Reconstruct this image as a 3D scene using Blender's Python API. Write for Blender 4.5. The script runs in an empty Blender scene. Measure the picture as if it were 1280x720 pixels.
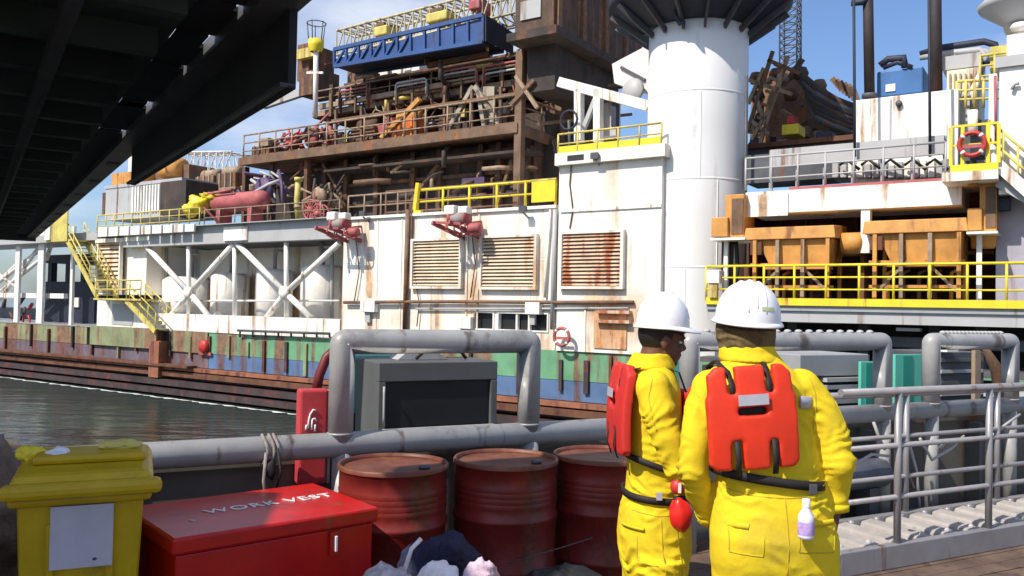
import bpy, bmesh, math, random
from mathutils import Vector, Matrix, noise
random.seed(7)
C = bpy.context.scene.collection
SC = bpy.context.scene
R = math.radians
# ------------------------------------------------------------------ camera
F = 1050.0; EYE = 1.69; ROLL = 0.02; PITCH = math.atan(25 / F)
cd = bpy.data.cameras.new('camera'); cam = bpy.data.objects.new('camera', cd); C.objects.link(cam)
cd.sensor_width = 36; cd.lens = 36 * F / 1280; cd.clip_start = 0.05; cd.clip_end = 20000
cr, sr, cp, sp = math.cos(ROLL), math.sin(ROLL), math.cos(PITCH), math.sin(PITCH)
right = Vector((cr, -sr * sp, sr * cp)); up = Vector((-sr, -cr * sp, cr * cp)); fwd = Vector((0, cp, sp))
mm = Matrix.Identity(4)
for i in range(3):
    mm[i][0] = right[i]; mm[i][1] = up[i]; mm[i][2] = -fwd[i]
mm[2][3] = EYE
cam.matrix_world = mm
SC.camera = cam
SC.render.resolution_x = 1280; SC.render.resolution_y = 720
# ------------------------------------------------------------------ world, sun, exposure
SUN_EL = R(47); SAX, SAY = -0.78, -0.625
w = bpy.data.worlds.new('World'); SC.world = w; w.use_nodes = True
nt = w.node_tree; nt.nodes.clear()
wo = nt.nodes.new('ShaderNodeOutputWorld'); bg = nt.nodes.new('ShaderNodeBackground')
sky = nt.nodes.new('ShaderNodeTexSky'); sky.sky_type = 'NISHITA'; sky.sun_disc = False
sky.sun_elevation = SUN_EL; sky.sun_rotation = math.atan2(SAX, SAY); sky.altitude = 0; sky.air_density = 1.0; sky.dust_density = 1.2; sky.ozone_density = 1.8
bg.inputs['Strength'].default_value = 0.10
tc = nt.nodes.new('ShaderNodeTexCoord'); mp = nt.nodes.new('ShaderNodeMapping'); mp.inputs['Scale'].default_value = (1.0, 1.0, 2.6); mp.inputs['Location'].default_value = (0.35, 0.1, 0.0)
nz = nt.nodes.new('ShaderNodeTexNoise'); nz.inputs['Scale'].default_value = 2.1; nz.inputs['Detail'].default_value = 7; nz.inputs['Roughness'].default_value = .55
rp = nt.nodes.new('ShaderNodeValToRGB'); rp.color_ramp.elements[0].position = .46; rp.color_ramp.elements[1].position = .70
mx = nt.nodes.new('ShaderNodeMixRGB'); mx.inputs['Color2'].default_value = (7.8, 8.1, 8.8, 1)
nt.links.new(tc.outputs['Generated'], mp.inputs['Vector']); nt.links.new(mp.outputs[0], nz.inputs['Vector'])
nt.links.new(nz.outputs['Fac'], rp.inputs['Fac']); nt.links.new(rp.outputs['Color'], mx.inputs['Fac'])
tint = nt.nodes.new('ShaderNodeMixRGB'); tint.blend_type = 'MULTIPLY'; tint.inputs['Fac'].default_value = 1; tint.inputs['Color2'].default_value = (1.0, 1.13, 1.36, 1)
nt.links.new(sky.outputs[0], tint.inputs['Color1'])
nt.links.new(tint.outputs[0], mx.inputs['Color1']); nt.links.new(mx.outputs[0], bg.inputs['Color']); nt.links.new(bg.outputs[0], wo.inputs['Surface'])
sl = bpy.data.lights.new('sun', 'SUN'); sl.energy = 4.6; sl.angle = R(.5); sl.color = (1, .93, .82)
so = bpy.data.objects.new('sun', sl); C.objects.link(so)
SUNV = Vector((SAX * math.cos(SUN_EL), SAY * math.cos(SUN_EL), math.sin(SUN_EL))).normalized()
so.rotation_euler = SUNV.to_track_quat('Z', 'Y').to_euler(); so.location = SUNV * 60
SC.view_settings.view_transform = 'Standard'; SC.view_settings.look = 'None'; SC.view_settings.gamma = 1
SC.view_settings.exposure = 0.32
# ------------------------------------------------------------------ frames
def mkframe(ux, uy, dist):
    nx, ny = -uy, ux
    m = Matrix(((ux, nx, 0, nx * dist), (uy, ny, 0, ny * dist), (0, 0, 1, 0), (0, 0, 0, 1)))
    return m
FP = mkframe(.8313, -.5557, 27.45)      # the rig: x along its side, y into it, z up
FB = mkframe(.8903, .4553, 4.61)        # our own deck: x along its rail, y outboard
FW = Matrix.Identity(4)
def ray(x, y):
    dx, dy = x - 640, y - 360
    xr = dx * cr + dy * sr; yr = -dx * sr + dy * cr
    return Vector((xr, F * cp + yr * sp, F * sp - yr * cp))
def Q(fr, x, y, d=0.0):
    """point of the plane y=d of a frame seen at photo position x,y -> (s,z)"""
    v = ray(x, y); inv = fr.inverted(); o = inv @ Vector((0, 0, EYE)); v = inv.to_3x3() @ v
    t = (d - o.y) / v.y
    return o.x + v.x * t, o.z + v.z * t
def P(x, y, d=0.0): return Q(FP, x, y, d)
def PV(x, y, d=0.0):
    s, z = Q(FP, x, y, d); return (s, d, z)
def BV(x, y, d=0.0):
    s, z = Q(FB, x, y, d); return (s, d, z)
def WV(x, y, Y):
    s, z = Q(FW, x, y, Y); return (s, Y, z)
# ------------------------------------------------------------------ mesh builder
class MB:
    def __init__(s): s.v = []; s.f = []; s.sm = []
    def add(s, vs, fs, smooth=False):
        n = len(s.v); s.v += [tuple(v) for v in vs]; s.f += [tuple(i + n for i in f) for f in fs]; s.sm += [smooth] * len(fs); return s
    def box(s, x0, x1, y0, y1, z0, z1):
        if x0 > x1: x0, x1 = x1, x0
        if y0 > y1: y0, y1 = y1, y0
        if z0 > z1: z0, z1 = z1, z0
        v = [(x0,y0,z0),(x1,y0,z0),(x1,y1,z0),(x0,y1,z0),(x0,y0,z1),(x1,y0,z1),(x1,y1,z1),(x0,y1,z1)]
        return s.add(v, [(0,3,2,1),(4,5,6,7),(0,1,5,4),(1,2,6,5),(2,3,7,6),(3,0,4,7)])
    def hexa(s, v): return s.add(v, [(0,3,2,1),(4,5,6,7),(0,1,5,4),(1,2,6,5),(2,3,7,6),(3,0,4,7)])
    def beam(s, p0, p1, w, h, upv=(0,0,1)):
        p0, p1 = Vector(p0), Vector(p1); t = (p1 - p0).normalized(); u = Vector(upv)
        if abs(t.dot(u)) > .98: u = Vector((0,1,0))
        a = t.cross(u).normalized(); b = a.cross(t).normalized()
        v = []
        for p in (p0, p1):
            for sa, sb in ((-1,-1),(1,-1),(1,1),(-1,1)): v.append(p + a*sa*w/2 + b*sb*h/2)
        return s.add(v, [(0,3,2,1),(4,5,6,7),(0,1,5,4),(1,2,6,5),(2,3,7,6),(3,0,4,7)])
    def ibeam(s, p0, p1, w, h, t=.03):
        p0, p1 = Vector(p0), Vector(p1); z = Vector((0,0,1))
        s.beam(p0 + z*(h/2-t/2), p1 + z*(h/2-t/2), w, t); s.beam(p0 - z*(h/2-t/2), p1 - z*(h/2-t/2), w, t); s.beam(p0, p1, t, h-2*t-.002); return s
    def tube(s, pts, r, seg=10, caps=True, closed=False):
        pts = [Vector(p) for p in pts]; n = len(pts); rs = r if isinstance(r, (list, tuple)) else [r]*n
        ts = []
        for i in range(n):
            if closed: t = pts[(i+1) % n] - pts[i-1]
            else: t = (pts[min(i+1, n-1)] - pts[max(i-1, 0)])
            ts.append(t.normalized())
        u = Vector((0,0,1)) if abs(ts[0].z) < .9 else Vector((1,0,0))
        a = ts[0].cross(u).normalized(); vs = []
        for i in range(n):
            a = (a - ts[i]*a.dot(ts[i])).normalized(); b = ts[i].cross(a)
            for k in range(seg):
                g = 2*math.pi*k/seg; vs.append(pts[i] + (a*math.cos(g) + b*math.sin(g))*rs[i])
        fs = []
        m = n if closed else n-1
        for i in range(m):
            j = (i+1) % n
            for k in range(seg):
                l = (k+1) % seg; fs.append((i*seg+k, i*seg+l, j*seg+l, j*seg+k))
        s.add(vs, fs, True)
        if caps and not closed:
            o = len(s.v) - len(vs)
            s.f += [tuple(o+k for k in range(seg))[::-1], tuple(o+(n-1)*seg+k for k in range(seg))]; s.sm += [False, False]
        return s
    def cyl(s, p0, p1, r0, r1=None, seg=16): return s.tube([p0, p1], [r0, r0 if r1 is None else r1], seg)
    def lathe(s, prof, c, seg=32, axis='z'):
        vs = []; fs = []
        for r, z in prof:
            for k in range(seg):
                g = 2*math.pi*k/seg
                if axis == 'z': vs.append((c[0]+r*math.cos(g), c[1]+r*math.sin(g), c[2]+z))
                elif axis == 'x': vs.append((c[0]+z, c[1]+r*math.cos(g), c[2]+r*math.sin(g)))
                else: vs.append((c[0]-r*math.cos(g), c[1]+z, c[2]+r*math.sin(g)))
        for i in range(len(prof)-1):
            for k in range(seg):
                l = (k+1) % seg; fs.append((i*seg+k, i*seg+l, (i+1)*seg+l, (i+1)*seg+k))
        return s.add(vs, fs, True)
    def ell(s, c, r, seg=16, rings=10, jit=0, seed=0):
        vs = []; fs = []; c = Vector(c)
        for i in range(rings+1):
            t = math.pi*i/rings
            for k in range(seg):
                g = 2*math.pi*k/seg; d = Vector((math.sin(t)*math.cos(g), math.sin(t)*math.sin(g), math.cos(t)))
                q = 1 + (jit*noise.noise(d*1.6 + Vector((seed*7.1, seed, 0))) + jit*.6*noise.noise(d*4.1 + Vector((seed, 3, 0))) if jit else 0)
                vs.append(c + Vector((d.x*r[0], d.y*r[1], d.z*r[2]))*q)
        for i in range(rings):
            for k in range(seg):
                l = (k+1) % seg; fs.append((i*seg+k, (i+1)*seg+k, (i+1)*seg+l, i*seg+l))
        return s.add(vs, fs, True)
    def prism(s, poly, y0, y1):
        """poly in (x,z), extruded along y"""
        n = len(poly); v = [(x, y0, z) for x, z in poly] + [(x, y1, z) for x, z in poly]
        fs = [tuple(range(n)), tuple(range(2*n-1, n-1, -1))] + [(i, i+n, (i+1) % n + n, (i+1) % n) for i in range(n)]
        return s.add(v, fs)
    def grid(s, fn, nu, nv, smooth=True):
        vs = [fn(i/nu, j/nv) for j in range(nv+1) for i in range(nu+1)]
        fs = [(j*(nu+1)+i, j*(nu+1)+i+1, (j+1)*(nu+1)+i+1, (j+1)*(nu+1)+i) for j in range(nv) for i in range(nu)]
        return s.add(vs, fs, smooth)
    def mesh(s, name, off=(0,0,0)):
        m = bpy.data.meshes.new(name); ox, oy, oz = off
        m.from_pydata([(x-ox, y-oy, z-oz) for x, y, z in s.v], [], s.f)
        m.polygons.foreach_set('use_smooth', s.sm)
        bm = bmesh.new(); bm.from_mesh(m)
        bmesh.ops.recalc_face_normals(bm, faces=bm.faces); bm.to_mesh(m); bm.free()
        m.update(); return m
def tag(o, label=None, cat=None, group=None, kind=None):
    if label: o['label'] = label
    if cat: o['category'] = cat
    if group: o['group'] = group
    if kind: o['kind'] = kind
    return o
def bbox(vs):
    xs = [v[0] for v in vs]; ys = [v[1] for v in vs]; zs = [v[2] for v in vs]
    return ((min(xs)+max(xs))/2, (min(ys)+max(ys))/2, min(zs))
class T:
    """one thing: an Empty at its base with its parts as children (or a single mesh)"""
    def __init__(s, name, label, cat, group=None, fr=FP): s.a = (name, label, cat, group); s.fr = fr; s.parts = []
    def part(s, name, mb, mat, sub=None, label=None, bev=0, kind=None, subsurf=0):
        s.parts.append([name, mb, mat, sub, label, bev, kind, subsurf]); return len(s.parts)-1
    def done(s):
        allv = [v for p in s.parts for v in (p[1].v if isinstance(p[1], MB) else [tuple(q.co) for q in p[1].vertices])]
        base = bbox(allv); name, label, cat, group = s.a
        fm = s.fr @ Matrix.Translation(base); objs = []
        single = len(s.parts) == 1
        if not single:
            root = bpy.data.objects.new(name, None); root.empty_display_size = .3; C.objects.link(root); root.matrix_world = fm
        for nm, mb, mat, sub, lab, bev, kind, ss in s.parts:
            if isinstance(mb, MB): me = mb.mesh(nm, base)
            else:
                me = mb; me.transform(Matrix.Translation((-base[0], -base[1], -base[2])))
            me.materials.append(mat)
            o = bpy.data.objects.new(name if single else nm, me); C.objects.link(o)
            if single: root = o; o.matrix_world = fm
            else:
                o.parent = objs[sub] if sub is not None else root
                if lab: o['label'] = lab
            if kind: o['kind'] = kind
            if bev:
                b = o.modifiers.new('bevel', 'BEVEL'); b.width = bev; b.segments = 2; b.limit_method = 'ANGLE'; b.angle_limit = R(40)
            if ss:
                b = o.modifiers.new('sub', 'SUBSURF'); b.levels = ss; b.render_levels = ss
            objs.append(o)
        tag(root, label, cat, group); s.root = root; return root
def structure(name, mb, mat, fr=FW, kind='structure'):
    me = mb.mesh(name); me.materials.append(mat); o = bpy.data.objects.new(name, me); C.objects.link(o); o.matrix_world = fr
    o['kind'] = kind; return o
def dup(root, local_offset, fr, label, group=None):
    c = root.copy(); C.objects.link(c)
    c.matrix_world = Matrix.Translation(fr.to_3x3() @ Vector(local_offset)) @ root.matrix_world
    c['label'] = label
    if group: c['group'] = group
    for ch in list(root.children):
        k = ch.copy(); C.objects.link(k); k.parent = c
        for g in list(ch.children):
            h = g.copy(); C.objects.link(h); h.parent = k
    return c
# ------------------------------------------------------------------ materials
def M(name, col, rough=.6, metal=0., vary=.12, scale=2.5, rust=0., rustcol=(.16, .055, .02), bump=.0, spots=(), sstreak=.12, spec=.4, blot=0., bcol=(.05,.04,.035)):
    m = bpy.data.materials.new(name); m.use_nodes = True; nt = m.node_tree; N = nt.nodes; L = nt.links
    b = N['Principled BSDF']; b.inputs['Roughness'].default_value = rough; b.inputs['Metallic'].default_value = metal
    b.inputs['Specular IOR Level'].default_value = spec
    g = N.new('ShaderNodeNewGeometry')
    def mapn(sc, det=5, ro=.6, off=0):
        a = N.new('ShaderNodeMapping'); a.inputs['Scale'].default_value = sc; a.inputs['Location'].default_value = (off, off*.7, off*.3)
        n = N.new('ShaderNodeTexNoise'); n.inputs['Scale'].default_value = 1; n.inputs['Detail'].default_value = det; n.inputs['Roughness'].default_value = ro
        L.new(g.outputs['Position'], a.inputs['Vector']); L.new(a.outputs[0], n.inputs['Vector']); return n.outputs['Fac']
    def mr(v, a, bb, lo=0, hi=1):
        q = N.new('ShaderNodeMapRange'); q.inputs[1].default_value = a; q.inputs[2].default_value = bb; q.inputs[3].default_value = lo; q.inputs[4].default_value = hi
        L.new(v, q.inputs[0]); return q.outputs[0]
    def mixc(f, c1, c2):
        x = N.new('ShaderNodeMixRGB')
        L.new(f, x.inputs['Fac'])
        for i, c in ((1, c1), (2, c2)):
            if isinstance(c, tuple): x.inputs[i].default_value = (*c, 1)
            else: L.new(c, x.inputs[i])
        return x.outputs[0]
    n1 = mapn((scale,)*3)
    c = mixc(mr(n1, .3, .7), tuple(max(0, q*(1-vary)) for q in col), tuple(min(.95, q*(1+vary)) for q in col))
    if blot:
        n3 = mapn((scale*.6,)*3, 8, .7, 5.3)
        c = mixc(mr(n3, .62-.2*blot, .74-.2*blot, 0, .85), c, bcol)
    if rust or spots:
        n2 = mapn((scale*1.6, scale*1.6, scale*sstreak), 6, .6, 2.1)
        n4 = mapn((scale*3.1,)*3, 6, .7, 9.1)
        fac = mr(n2, .63-.20*rust, .72-.20*rust, 0, .92) if rust else None
        for (wx, rs, st) in spots:
            vs = N.new('ShaderNodeVectorMath'); vs.operation = 'SUBTRACT'; L.new(g.outputs['Position'], vs.inputs[0]); vs.inputs[1].default_value = wx
            vm = N.new('ShaderNodeVectorMath'); vm.operation = 'MULTIPLY'; L.new(vs.outputs[0], vm.inputs[0]); vm.inputs[1].default_value = (1/rs[0], 1/rs[0], 1/rs[1])
            vl = N.new('ShaderNodeVectorMath'); vl.operation = 'LENGTH'; L.new(vm.outputs[0], vl.inputs[0])
            a = mr(vl.outputs['Value'], 1.0, .15, 0, st)
            k = mr(n2, .32, .62, .15, 1.2)
            mu = N.new('ShaderNodeMath'); mu.operation = 'MULTIPLY'; mu.use_clamp = True; L.new(a, mu.inputs[0]); L.new(k, mu.inputs[1])
            if fac is None: fac = mu.outputs[0]
            else:
                ad = N.new('ShaderNodeMath'); ad.operation = 'MAXIMUM'; L.new(fac, ad.inputs[0]); L.new(mu.outputs[0], ad.inputs[1]); fac = ad.outputs[0]
        rc = mixc(mr(n4, .35, .65), tuple(q*.55 for q in rustcol), tuple(min(.9, q*1.5) for q in rustcol))
        c = mixc(fac, c, rc)
    L.new(c, b.inputs['Base Color'])
    if bump:
        bp = N.new('ShaderNodeBump'); bp.inputs['Strength'].default_value = bump; bp.inputs['Distance'].default_value = .02
        L.new(mapn((scale*5,)*3, 4, .6, 1.7), bp.inputs['Height']); L.new(bp.outputs[0], b.inputs['Normal'])
    return m
def wp(x, y, d=0):
    return tuple(FP @ Vector(PV(x, y, d)))
OR_ = (.62, .25, .07)
m_white = M('white_paint', (.80, .755, .67), .55, vary=.10, scale=.7, rust=.42, rustcol=(.50, .30, .15), bump=.1,
    spots=[(wp(545, 335), (1.8, 1.4), .45), (wp(590, 370), (1.0, 1.8), .85), (wp(600, 300), (.8, 1.6), .6), (wp(755, 385), (1.6, 1.3), 1.0), (wp(790, 400), (1.2, 1.4), .95), (wp(765, 215), (.5, 2.0), .6), (wp(500, 400), (2.0, .8), .5),
           (wp(640, 335), (1.9, 1.6), .4), (wp(742, 325), (1.9, 1.7), .55), (wp(440, 370), (1.0, 1.2), .35), (wp(130, 290), (1.6, .6), .5)])
m_white2 = M('white_paint_clean', (.78, .755, .70), .5, vary=.10, scale=1.6, rust=.30, rustcol=(.35, .2, .1))
m_col = M('column_white_paint', (.72, .715, .70), .42, vary=.05, scale=.35, rust=.30, rustcol=(.56, .53, .49), bump=.04)
m_grey = M('grey_paint', (.30, .31, .32), .55, vary=.1, scale=1.5, rust=.15)
m_lgrey = M('light_grey_paint', (.40, .40, .40), .5, vary=.08, scale=1.0, rust=.12)
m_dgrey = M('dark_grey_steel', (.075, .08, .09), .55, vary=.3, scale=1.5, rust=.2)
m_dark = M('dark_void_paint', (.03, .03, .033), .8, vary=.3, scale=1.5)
m_brown = M('brown_weathered_steel', (.090, .052, .034), .75, vary=.45, scale=1.4, rust=.55, rustcol=(.20, .085, .035), bump=.3, blot=.3)
m_brown2 = M('tan_weathered_steel', (.155, .095, .06), .75, vary=.35, scale=1.8, rust=.45, rustcol=(.22, .085, .03), bump=.3)
m_bdark = M('dark_brown_plate', (.050, .038, .033), .8, vary=.4, scale=1.0, rust=.4, rustcol=(.10, .05, .03), bump=.3, blot=.3)
m_tan = M('pale_rail_paint', (.30, .22, .15), .6, vary=.3, scale=2.5, rust=.4, rustcol=(.2, .08, .03))
m_yel = M('yellow_paint', (.74, .58, .03), .45, vary=.12, scale=2., rust=.16, rustcol=(.3, .14, .04))
m_yel2 = M('faded_yellow_paint', (.55, .46, .12), .6, vary=.25, scale=2., rust=.35, rustcol=(.3, .17, .07))
m_org = M('ochre_orange_paint', (.54, .255, .06), .6, vary=.28, scale=1.6, rust=.36, rustcol=(.22, .08, .025), bump=.15)
m_orgd = M('dull_rust_red_plate', (.13, .055, .03), .8, vary=.4, scale=1.2, rust=.5, rustcol=(.1, .03, .02))
m_red = M('red_paint', (.45, .035, .03), .45, vary=.2, scale=3., rust=.1)
m_fred = M('faded_red_paint', (.36, .09, .09), .6, vary=.3, scale=2., rust=.25, rustcol=(.3, .16, .14))
m_blue = M('blue_paint', (.03, .075, .22), .5, vary=.2, scale=1.2, rust=.15, rustcol=(.05, .04, .06))
m_blue2 = M('blue_tank_paint', (.035, .12, .30), .5, vary=.15, scale=1.2, rust=.05)
m_navy = M('dark_navy_paint', (.018, .022, .04), .6, vary=.3, scale=1.)
m_green = M('green_hull_paint', (.13, .31, .17), .6, vary=.25, scale=.8, rust=.85, rustcol=(.19, .095, .06), bump=.2, sstreak=.10)
m_greenf = M('faded_green_hull_paint', (.22, .25, .13), .7, vary=.35, scale=.8, rust=.95, rustcol=(.20, .10, .06), bump=.2, sstreak=.10)
m_hblue = M('blue_hull_paint', (.085, .15, .28), .6, vary=.25, scale=.8, rust=.7, rustcol=(.11, .06, .055), bump=.2, sstreak=.10)
m_hbluef = M('faded_blue_hull_paint', (.13, .105, .13), .7, vary=.3, scale=.8, rust=.85, rustcol=(.13, .055, .045), bump=.2, sstreak=.12)
m_hull = M('dark_antifouling', (.050, .034, .034), .6, vary=.4, scale=.9, rust=.5, rustcol=(.10, .035, .03), bump=.3, sstreak=1.0)
m_fend = M('rust_orange_steel', (.26, .10, .05), .7, vary=.3, scale=1.5, rust=.5, rustcol=(.12, .04, .03), bump=.3)
m_rub = M('black_rubber', (.02, .02, .022), .75, vary=.3, scale=4)
m_lou = M('louvre_cream_paint', (.62, .50, .36), .6, vary=.2, scale=1.4, rust=.35, rustcol=(.42, .20, .08), sstreak=.2)
m_louv3 = M('rust_streaked_louvre_paint', (.60, .42, .30), .6, vary=.25, scale=1.4, rust=.72, rustcol=(.34, .10, .03), sstreak=.2)
m_loub = M('rusty_recess', (.32, .16, .08), .8, vary=.5, scale=1.6, rust=.4)
# near materials
m_pipe = M('grey_rail_paint', (.31, .31, .305), .42, vary=.16, scale=3.5, rust=.32, rustcol=(.11, .085, .065), blot=.2, bcol=(.12,.11,.10), bump=.06, spec=.5)
m_gang = M('gangway_grey', (.30, .29, .30), .4, vary=.12, scale=6, rust=.1, metal=.3)
m_tread = M('gangway_tread', (.36, .33, .31), .55, vary=.15, scale=9, bump=.2, blot=.2, bcol=(.25, .2, .17))
m_deck = M('brown_deck_plank', (.13, .085, .06), .7, vary=.35, scale=4, rust=.3, rustcol=(.07, .04, .03), bump=.4, sstreak=1)
m_bin = M('yellow_bin_plastic', (.50, .33, .006), .42, vary=.12, scale=7, blot=.25, bcol=(.22, .15, .03), bump=.05)
m_paper = M('label_paper', (.50, .48, .55), .7, vary=.08, scale=9)
m_rbox = M('red_gloss_paint', (.50, .008, .006), .30, vary=.16, scale=5, blot=.40, bcol=(.26, .02, .02), rust=.12, spec=.5)
m_drum = M('red_drum_paint', (.17, .015, .011), .45, vary=.3, scale=6, rust=.5, rustcol=(.10, .03, .02), bump=.12, spec=.5)
m_dlid = M('orange_drum_lid', (.14, .042, .025), .5, vary=.3, scale=8, blot=.75, bcol=(.2, .08, .04))
m_letter = M('white_lettering', (.8, .8, .78), .5, vary=.05)
m_cloth = M('yellow_coverall', (.72, .535, .022), .85, vary=.10, scale=6, bump=.12, blot=.25, bcol=(.56, .42, .04), spec=.15)
m_tape = M('silver_reflective_tape', (.42, .42, .48), .4, vary=.1, scale=15)
m_vest = M('orange_red_vest', (.70, .036, .010), .6, vary=.12, scale=9, bump=.04)
m_vestd = M('red_vest', (.52, .026, .02), .6, vary=.12, scale=9, bump=.04)
m_bulw = M('tan_grey_bulwark_paint', (.135, .125, .105), .6, vary=.25, scale=2, rust=.4)
m_strap = M('black_webbing', (.018, .014, .014), .7, vary=.2, scale=20)
m_skin = M('brown_skin', (.13, .055, .035), .5, vary=.12, scale=18)
m_hair = M('black_hair', (.012, .010, .010), .6, vary=.2, scale=30)
m_helm = M('white_helmet_plastic', (.78, .78, .81), .28, vary=.06, scale=14, blot=.28, bcol=(.62, .61, .60), spec=.5)
m_hood = M('olive_camouflage_cloth', (.12, .085, .035), .9, vary=.5, scale=14, blot=.5, bcol=(.05, .035, .02), bump=.3)
m_blk = M('black_leather', (.02, .02, .02), .5, vary=.2, scale=20)
m_teal = M('teal_paint', (.10, .46, .34), .5, vary=.1, scale=3, rust=.1)
m_cab = M('grey_cabinet_paint', (.10, .105, .105), .5, vary=.1, scale=4)
m_scr = M('black_panel', (.012, .013, .014), .5, vary=.1, scale=4)
m_seam = M('coverall_seam', (.50, .38, .03), .9)
m_rope = M('grey_rope', (.30, .26, .24), .9, vary=.3, scale=30, bump=.5)
m_cwhite = M('white_cloth', (.78, .76, .80), .9, vary=.06, scale=10, bump=.3)
m_cpink = M('pale_pink_cloth', (.62, .46, .55), .9, vary=.2, scale=14, bump=.3)
m_cgrey = M('speckled_grey_cloth', (.46, .42, .44), .9, vary=.35, scale=30, bump=.4)
m_cnavy = M('navy_cloth', (.012, .014, .045), .75, vary=.4, scale=10, bump=.4)
m_mirror = M('clear_bottle_plastic', (.75, .72, .85), .12, vary=.1, scale=20)
m_blabel = M('bottle_label', (.45, .32, .62), .5, vary=.3, scale=60)
def water_mat():
    m = bpy.data.materials.new('green_sea_water'); m.use_nodes = True; nt = m.node_tree; N = nt.nodes; L = nt.links; b = N['Principled BSDF']
    b.inputs['Base Color'].default_value = (.014, .034, .030, 1); b.inputs['Roughness'].default_value = .16; b.inputs['IOR'].default_value = 1.33
    g = N.new('ShaderNodeNewGeometry'); last = None
    for sc, st, ds in (((.3, .8, 1), .5, .25), ((1.3, 2.6, 1), .5, .07), ((5, 8, 1), .4, .012)):
        a = N.new('ShaderNodeMapping'); a.inputs['Scale'].default_value = sc; n = N.new('ShaderNodeTexNoise'); n.inputs['Scale'].default_value = 1; n.inputs['Detail'].default_value = 4
        bp = N.new('ShaderNodeBump'); bp.inputs['Strength'].default_value = st; bp.inputs['Distance'].default_value = ds
        L.new(g.outputs['Position'], a.inputs['Vector']); L.new(a.outputs[0], n.inputs['Vector']); L.new(n.outputs['Fac'], bp.inputs['Height'])
        if last: L.new(last, bp.inputs['Normal'])
        last = bp.outputs[0]
    L.new(last, b.inputs['Normal']); return m
m_water = water_mat()
m_foam = M('foam', (.62, .60, .58), .9, vary=.3, scale=3)
# ================================================================== helpers on the rig frame
def pb(mb, x0, x1, yt, yb, d0, d1):
    xm, ym = (x0+x1)/2, (yt+yb)/2
    mb.box(P(x0, ym, d0)[0], P(x1, ym, d0)[0], d0, d1, P(xm, yb, d0)[1], P(xm, yt, d0)[1]); return mb
def thing1(name, label, cat, mb, mat, group=None, fr=FP, bev=0):
    t = T(name, label, cat, group, fr); t.part(name, mb, mat, bev=bev); return t.done()
def railing(label, a, b, posts, mat, h=1.1, r=.03, mids=2, toe=0, toe_mat=None, fr=FP, name='guard_rail', group='guard rails on the rig', mat2=None):
    """a,b = base end points (s,d,z); top, mid rails, each post its own part"""
    a, b = Vector(a), Vector(b); t = T(name, label, 'railing', group, fr); up_ = Vector((0,0,h))
    t.part('top_rail', MB().tube([a+up_, b+up_], r, 8), mat)
    for k in range(mids):
        f = Vector((0,0,h*(k+1)/(mids+1))); t.part('mid_rail', MB().tube([a+f, b+f], r*.75, 6), mat)
    for i in range(posts):
        p = a.lerp(b, i/(posts-1)); t.part('post', MB().tube([p, p+up_], r*.95, 6), mat2 or mat)
    if toe: t.part('toe_board', MB().beam(a+Vector((0,0,toe/2)), b+Vector((0,0,toe/2)), .03, toe), toe_mat or mat)
    return t.done()
# ================================================================== the setting
structure('water', MB().grid(lambda u, v: (-3000+6000*u, 5+9000*v*v*v-300*(1-v)*0, -3.3), 40, 60, False), m_water)
# foam along the hull
def foam(u, v):
    s = P(-80, 500, -.8)[0]*(1-u) + P(420, 520, -.8)[0]*u
    n = noise.noise(Vector((s*.9, 0, 4)))*.3; wdt = max(.02, .20 + .34*noise.noise(Vector((s*1.7, 3, 1))))
    return (s, -1.15 + n*.5 - wdt*(1-v), -3.285)
structure('foam', MB().grid(foam, 260, 2), m_foam, FP, 'stuff')
# ------------------------------------------------------------------ rig hull
zt = P(400, 420, 0)[1]
def sx(x, d=0, y=400): return P(x, y, d)[0]
S0, S1 = sx(-160), sx(1480)
ht = T('jackup_rig_hull', 'long steel rig hull in rusty green and blue bands above dark fender ledges', 'rig hull')
zg0, zg1, zb1 = .12, -.98, -1.74
ht.part('lower_hull', MB().box(S0, S1, .35, 30, -6, zg0-.06), m_hull)
def band(xa, xb, z0, z1, d0, d1=.34): return MB().box(sx(xa), sx(xb), d0, d1, z0, z1)
ht.part('green_side_plate', band(262, 1480, zg1, zg0, 0), m_green)
ht.part('green_side_plate', band(116, 199, zg1+.05, zg0+.05, -.15), m_greenf, label='faded brown and green side plate beside the stair')
ht.part('green_side_plate', band(-160, 108, zg1+.02, zg0, .05), m_greenf)
ht.part('green_side_plate', band(214, 261, zg1, zg0+.02, -.05), m_greenf)
ht.part('blue_side_plate', band(262, 1480, zb1, zg1-.003, .02), m_hblue)
ht.part('blue_side_plate', band(-160, 261, zb1, zg1-.003, .05), m_hbluef)
for xv in (-40, 8, 40, 62, 92, 117, 150, 172, 215, 240, 264, 288, 312, 332, 360, 384, 590, 650, 668, 703, 735, 765, 940, 990, 1060, 1130, 1210):
    ss = sx(xv); w_ = random.uniform(.05, .10)
    ht.part('fender_bar', MB().box(ss-w_, ss+w_, -.10, .04, zb1+random.uniform(.0, .9), zg0-random.uniform(.02, .5)), random.choice((m_hull, m_orgd, m_greenf, m_hull)))
for zz, hh, dp, mt in ((-1.86, .18, -.35, m_fend), (-2.15, .26, -.42, m_orgd), (-2.62, .30, -.55, m_hull), (-3.05, .28, -.75, m_hull)):
    ht.part('fender_ledge', MB().beam((S0, dp/2+.17, zz), (S1, dp/2+.17, zz), abs(dp)+.3, hh), mt)
ht.part('fender_ledge', MB().beam((sx(-160), -.4, -1.70), (sx(250), -.4, -1.70), .6, .12), m_orgd)
ht.part('fender_strut', MB().box(sx(200), sx(212), -.6, .3, -2.4, zg1+.5), m_fend, label='rust orange vertical fender strut')
ht.part('main_deck', MB().box(S0, S1, .02, 29.9, zg0-.055, zg0-.004), m_grey)
ht.done()
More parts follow.
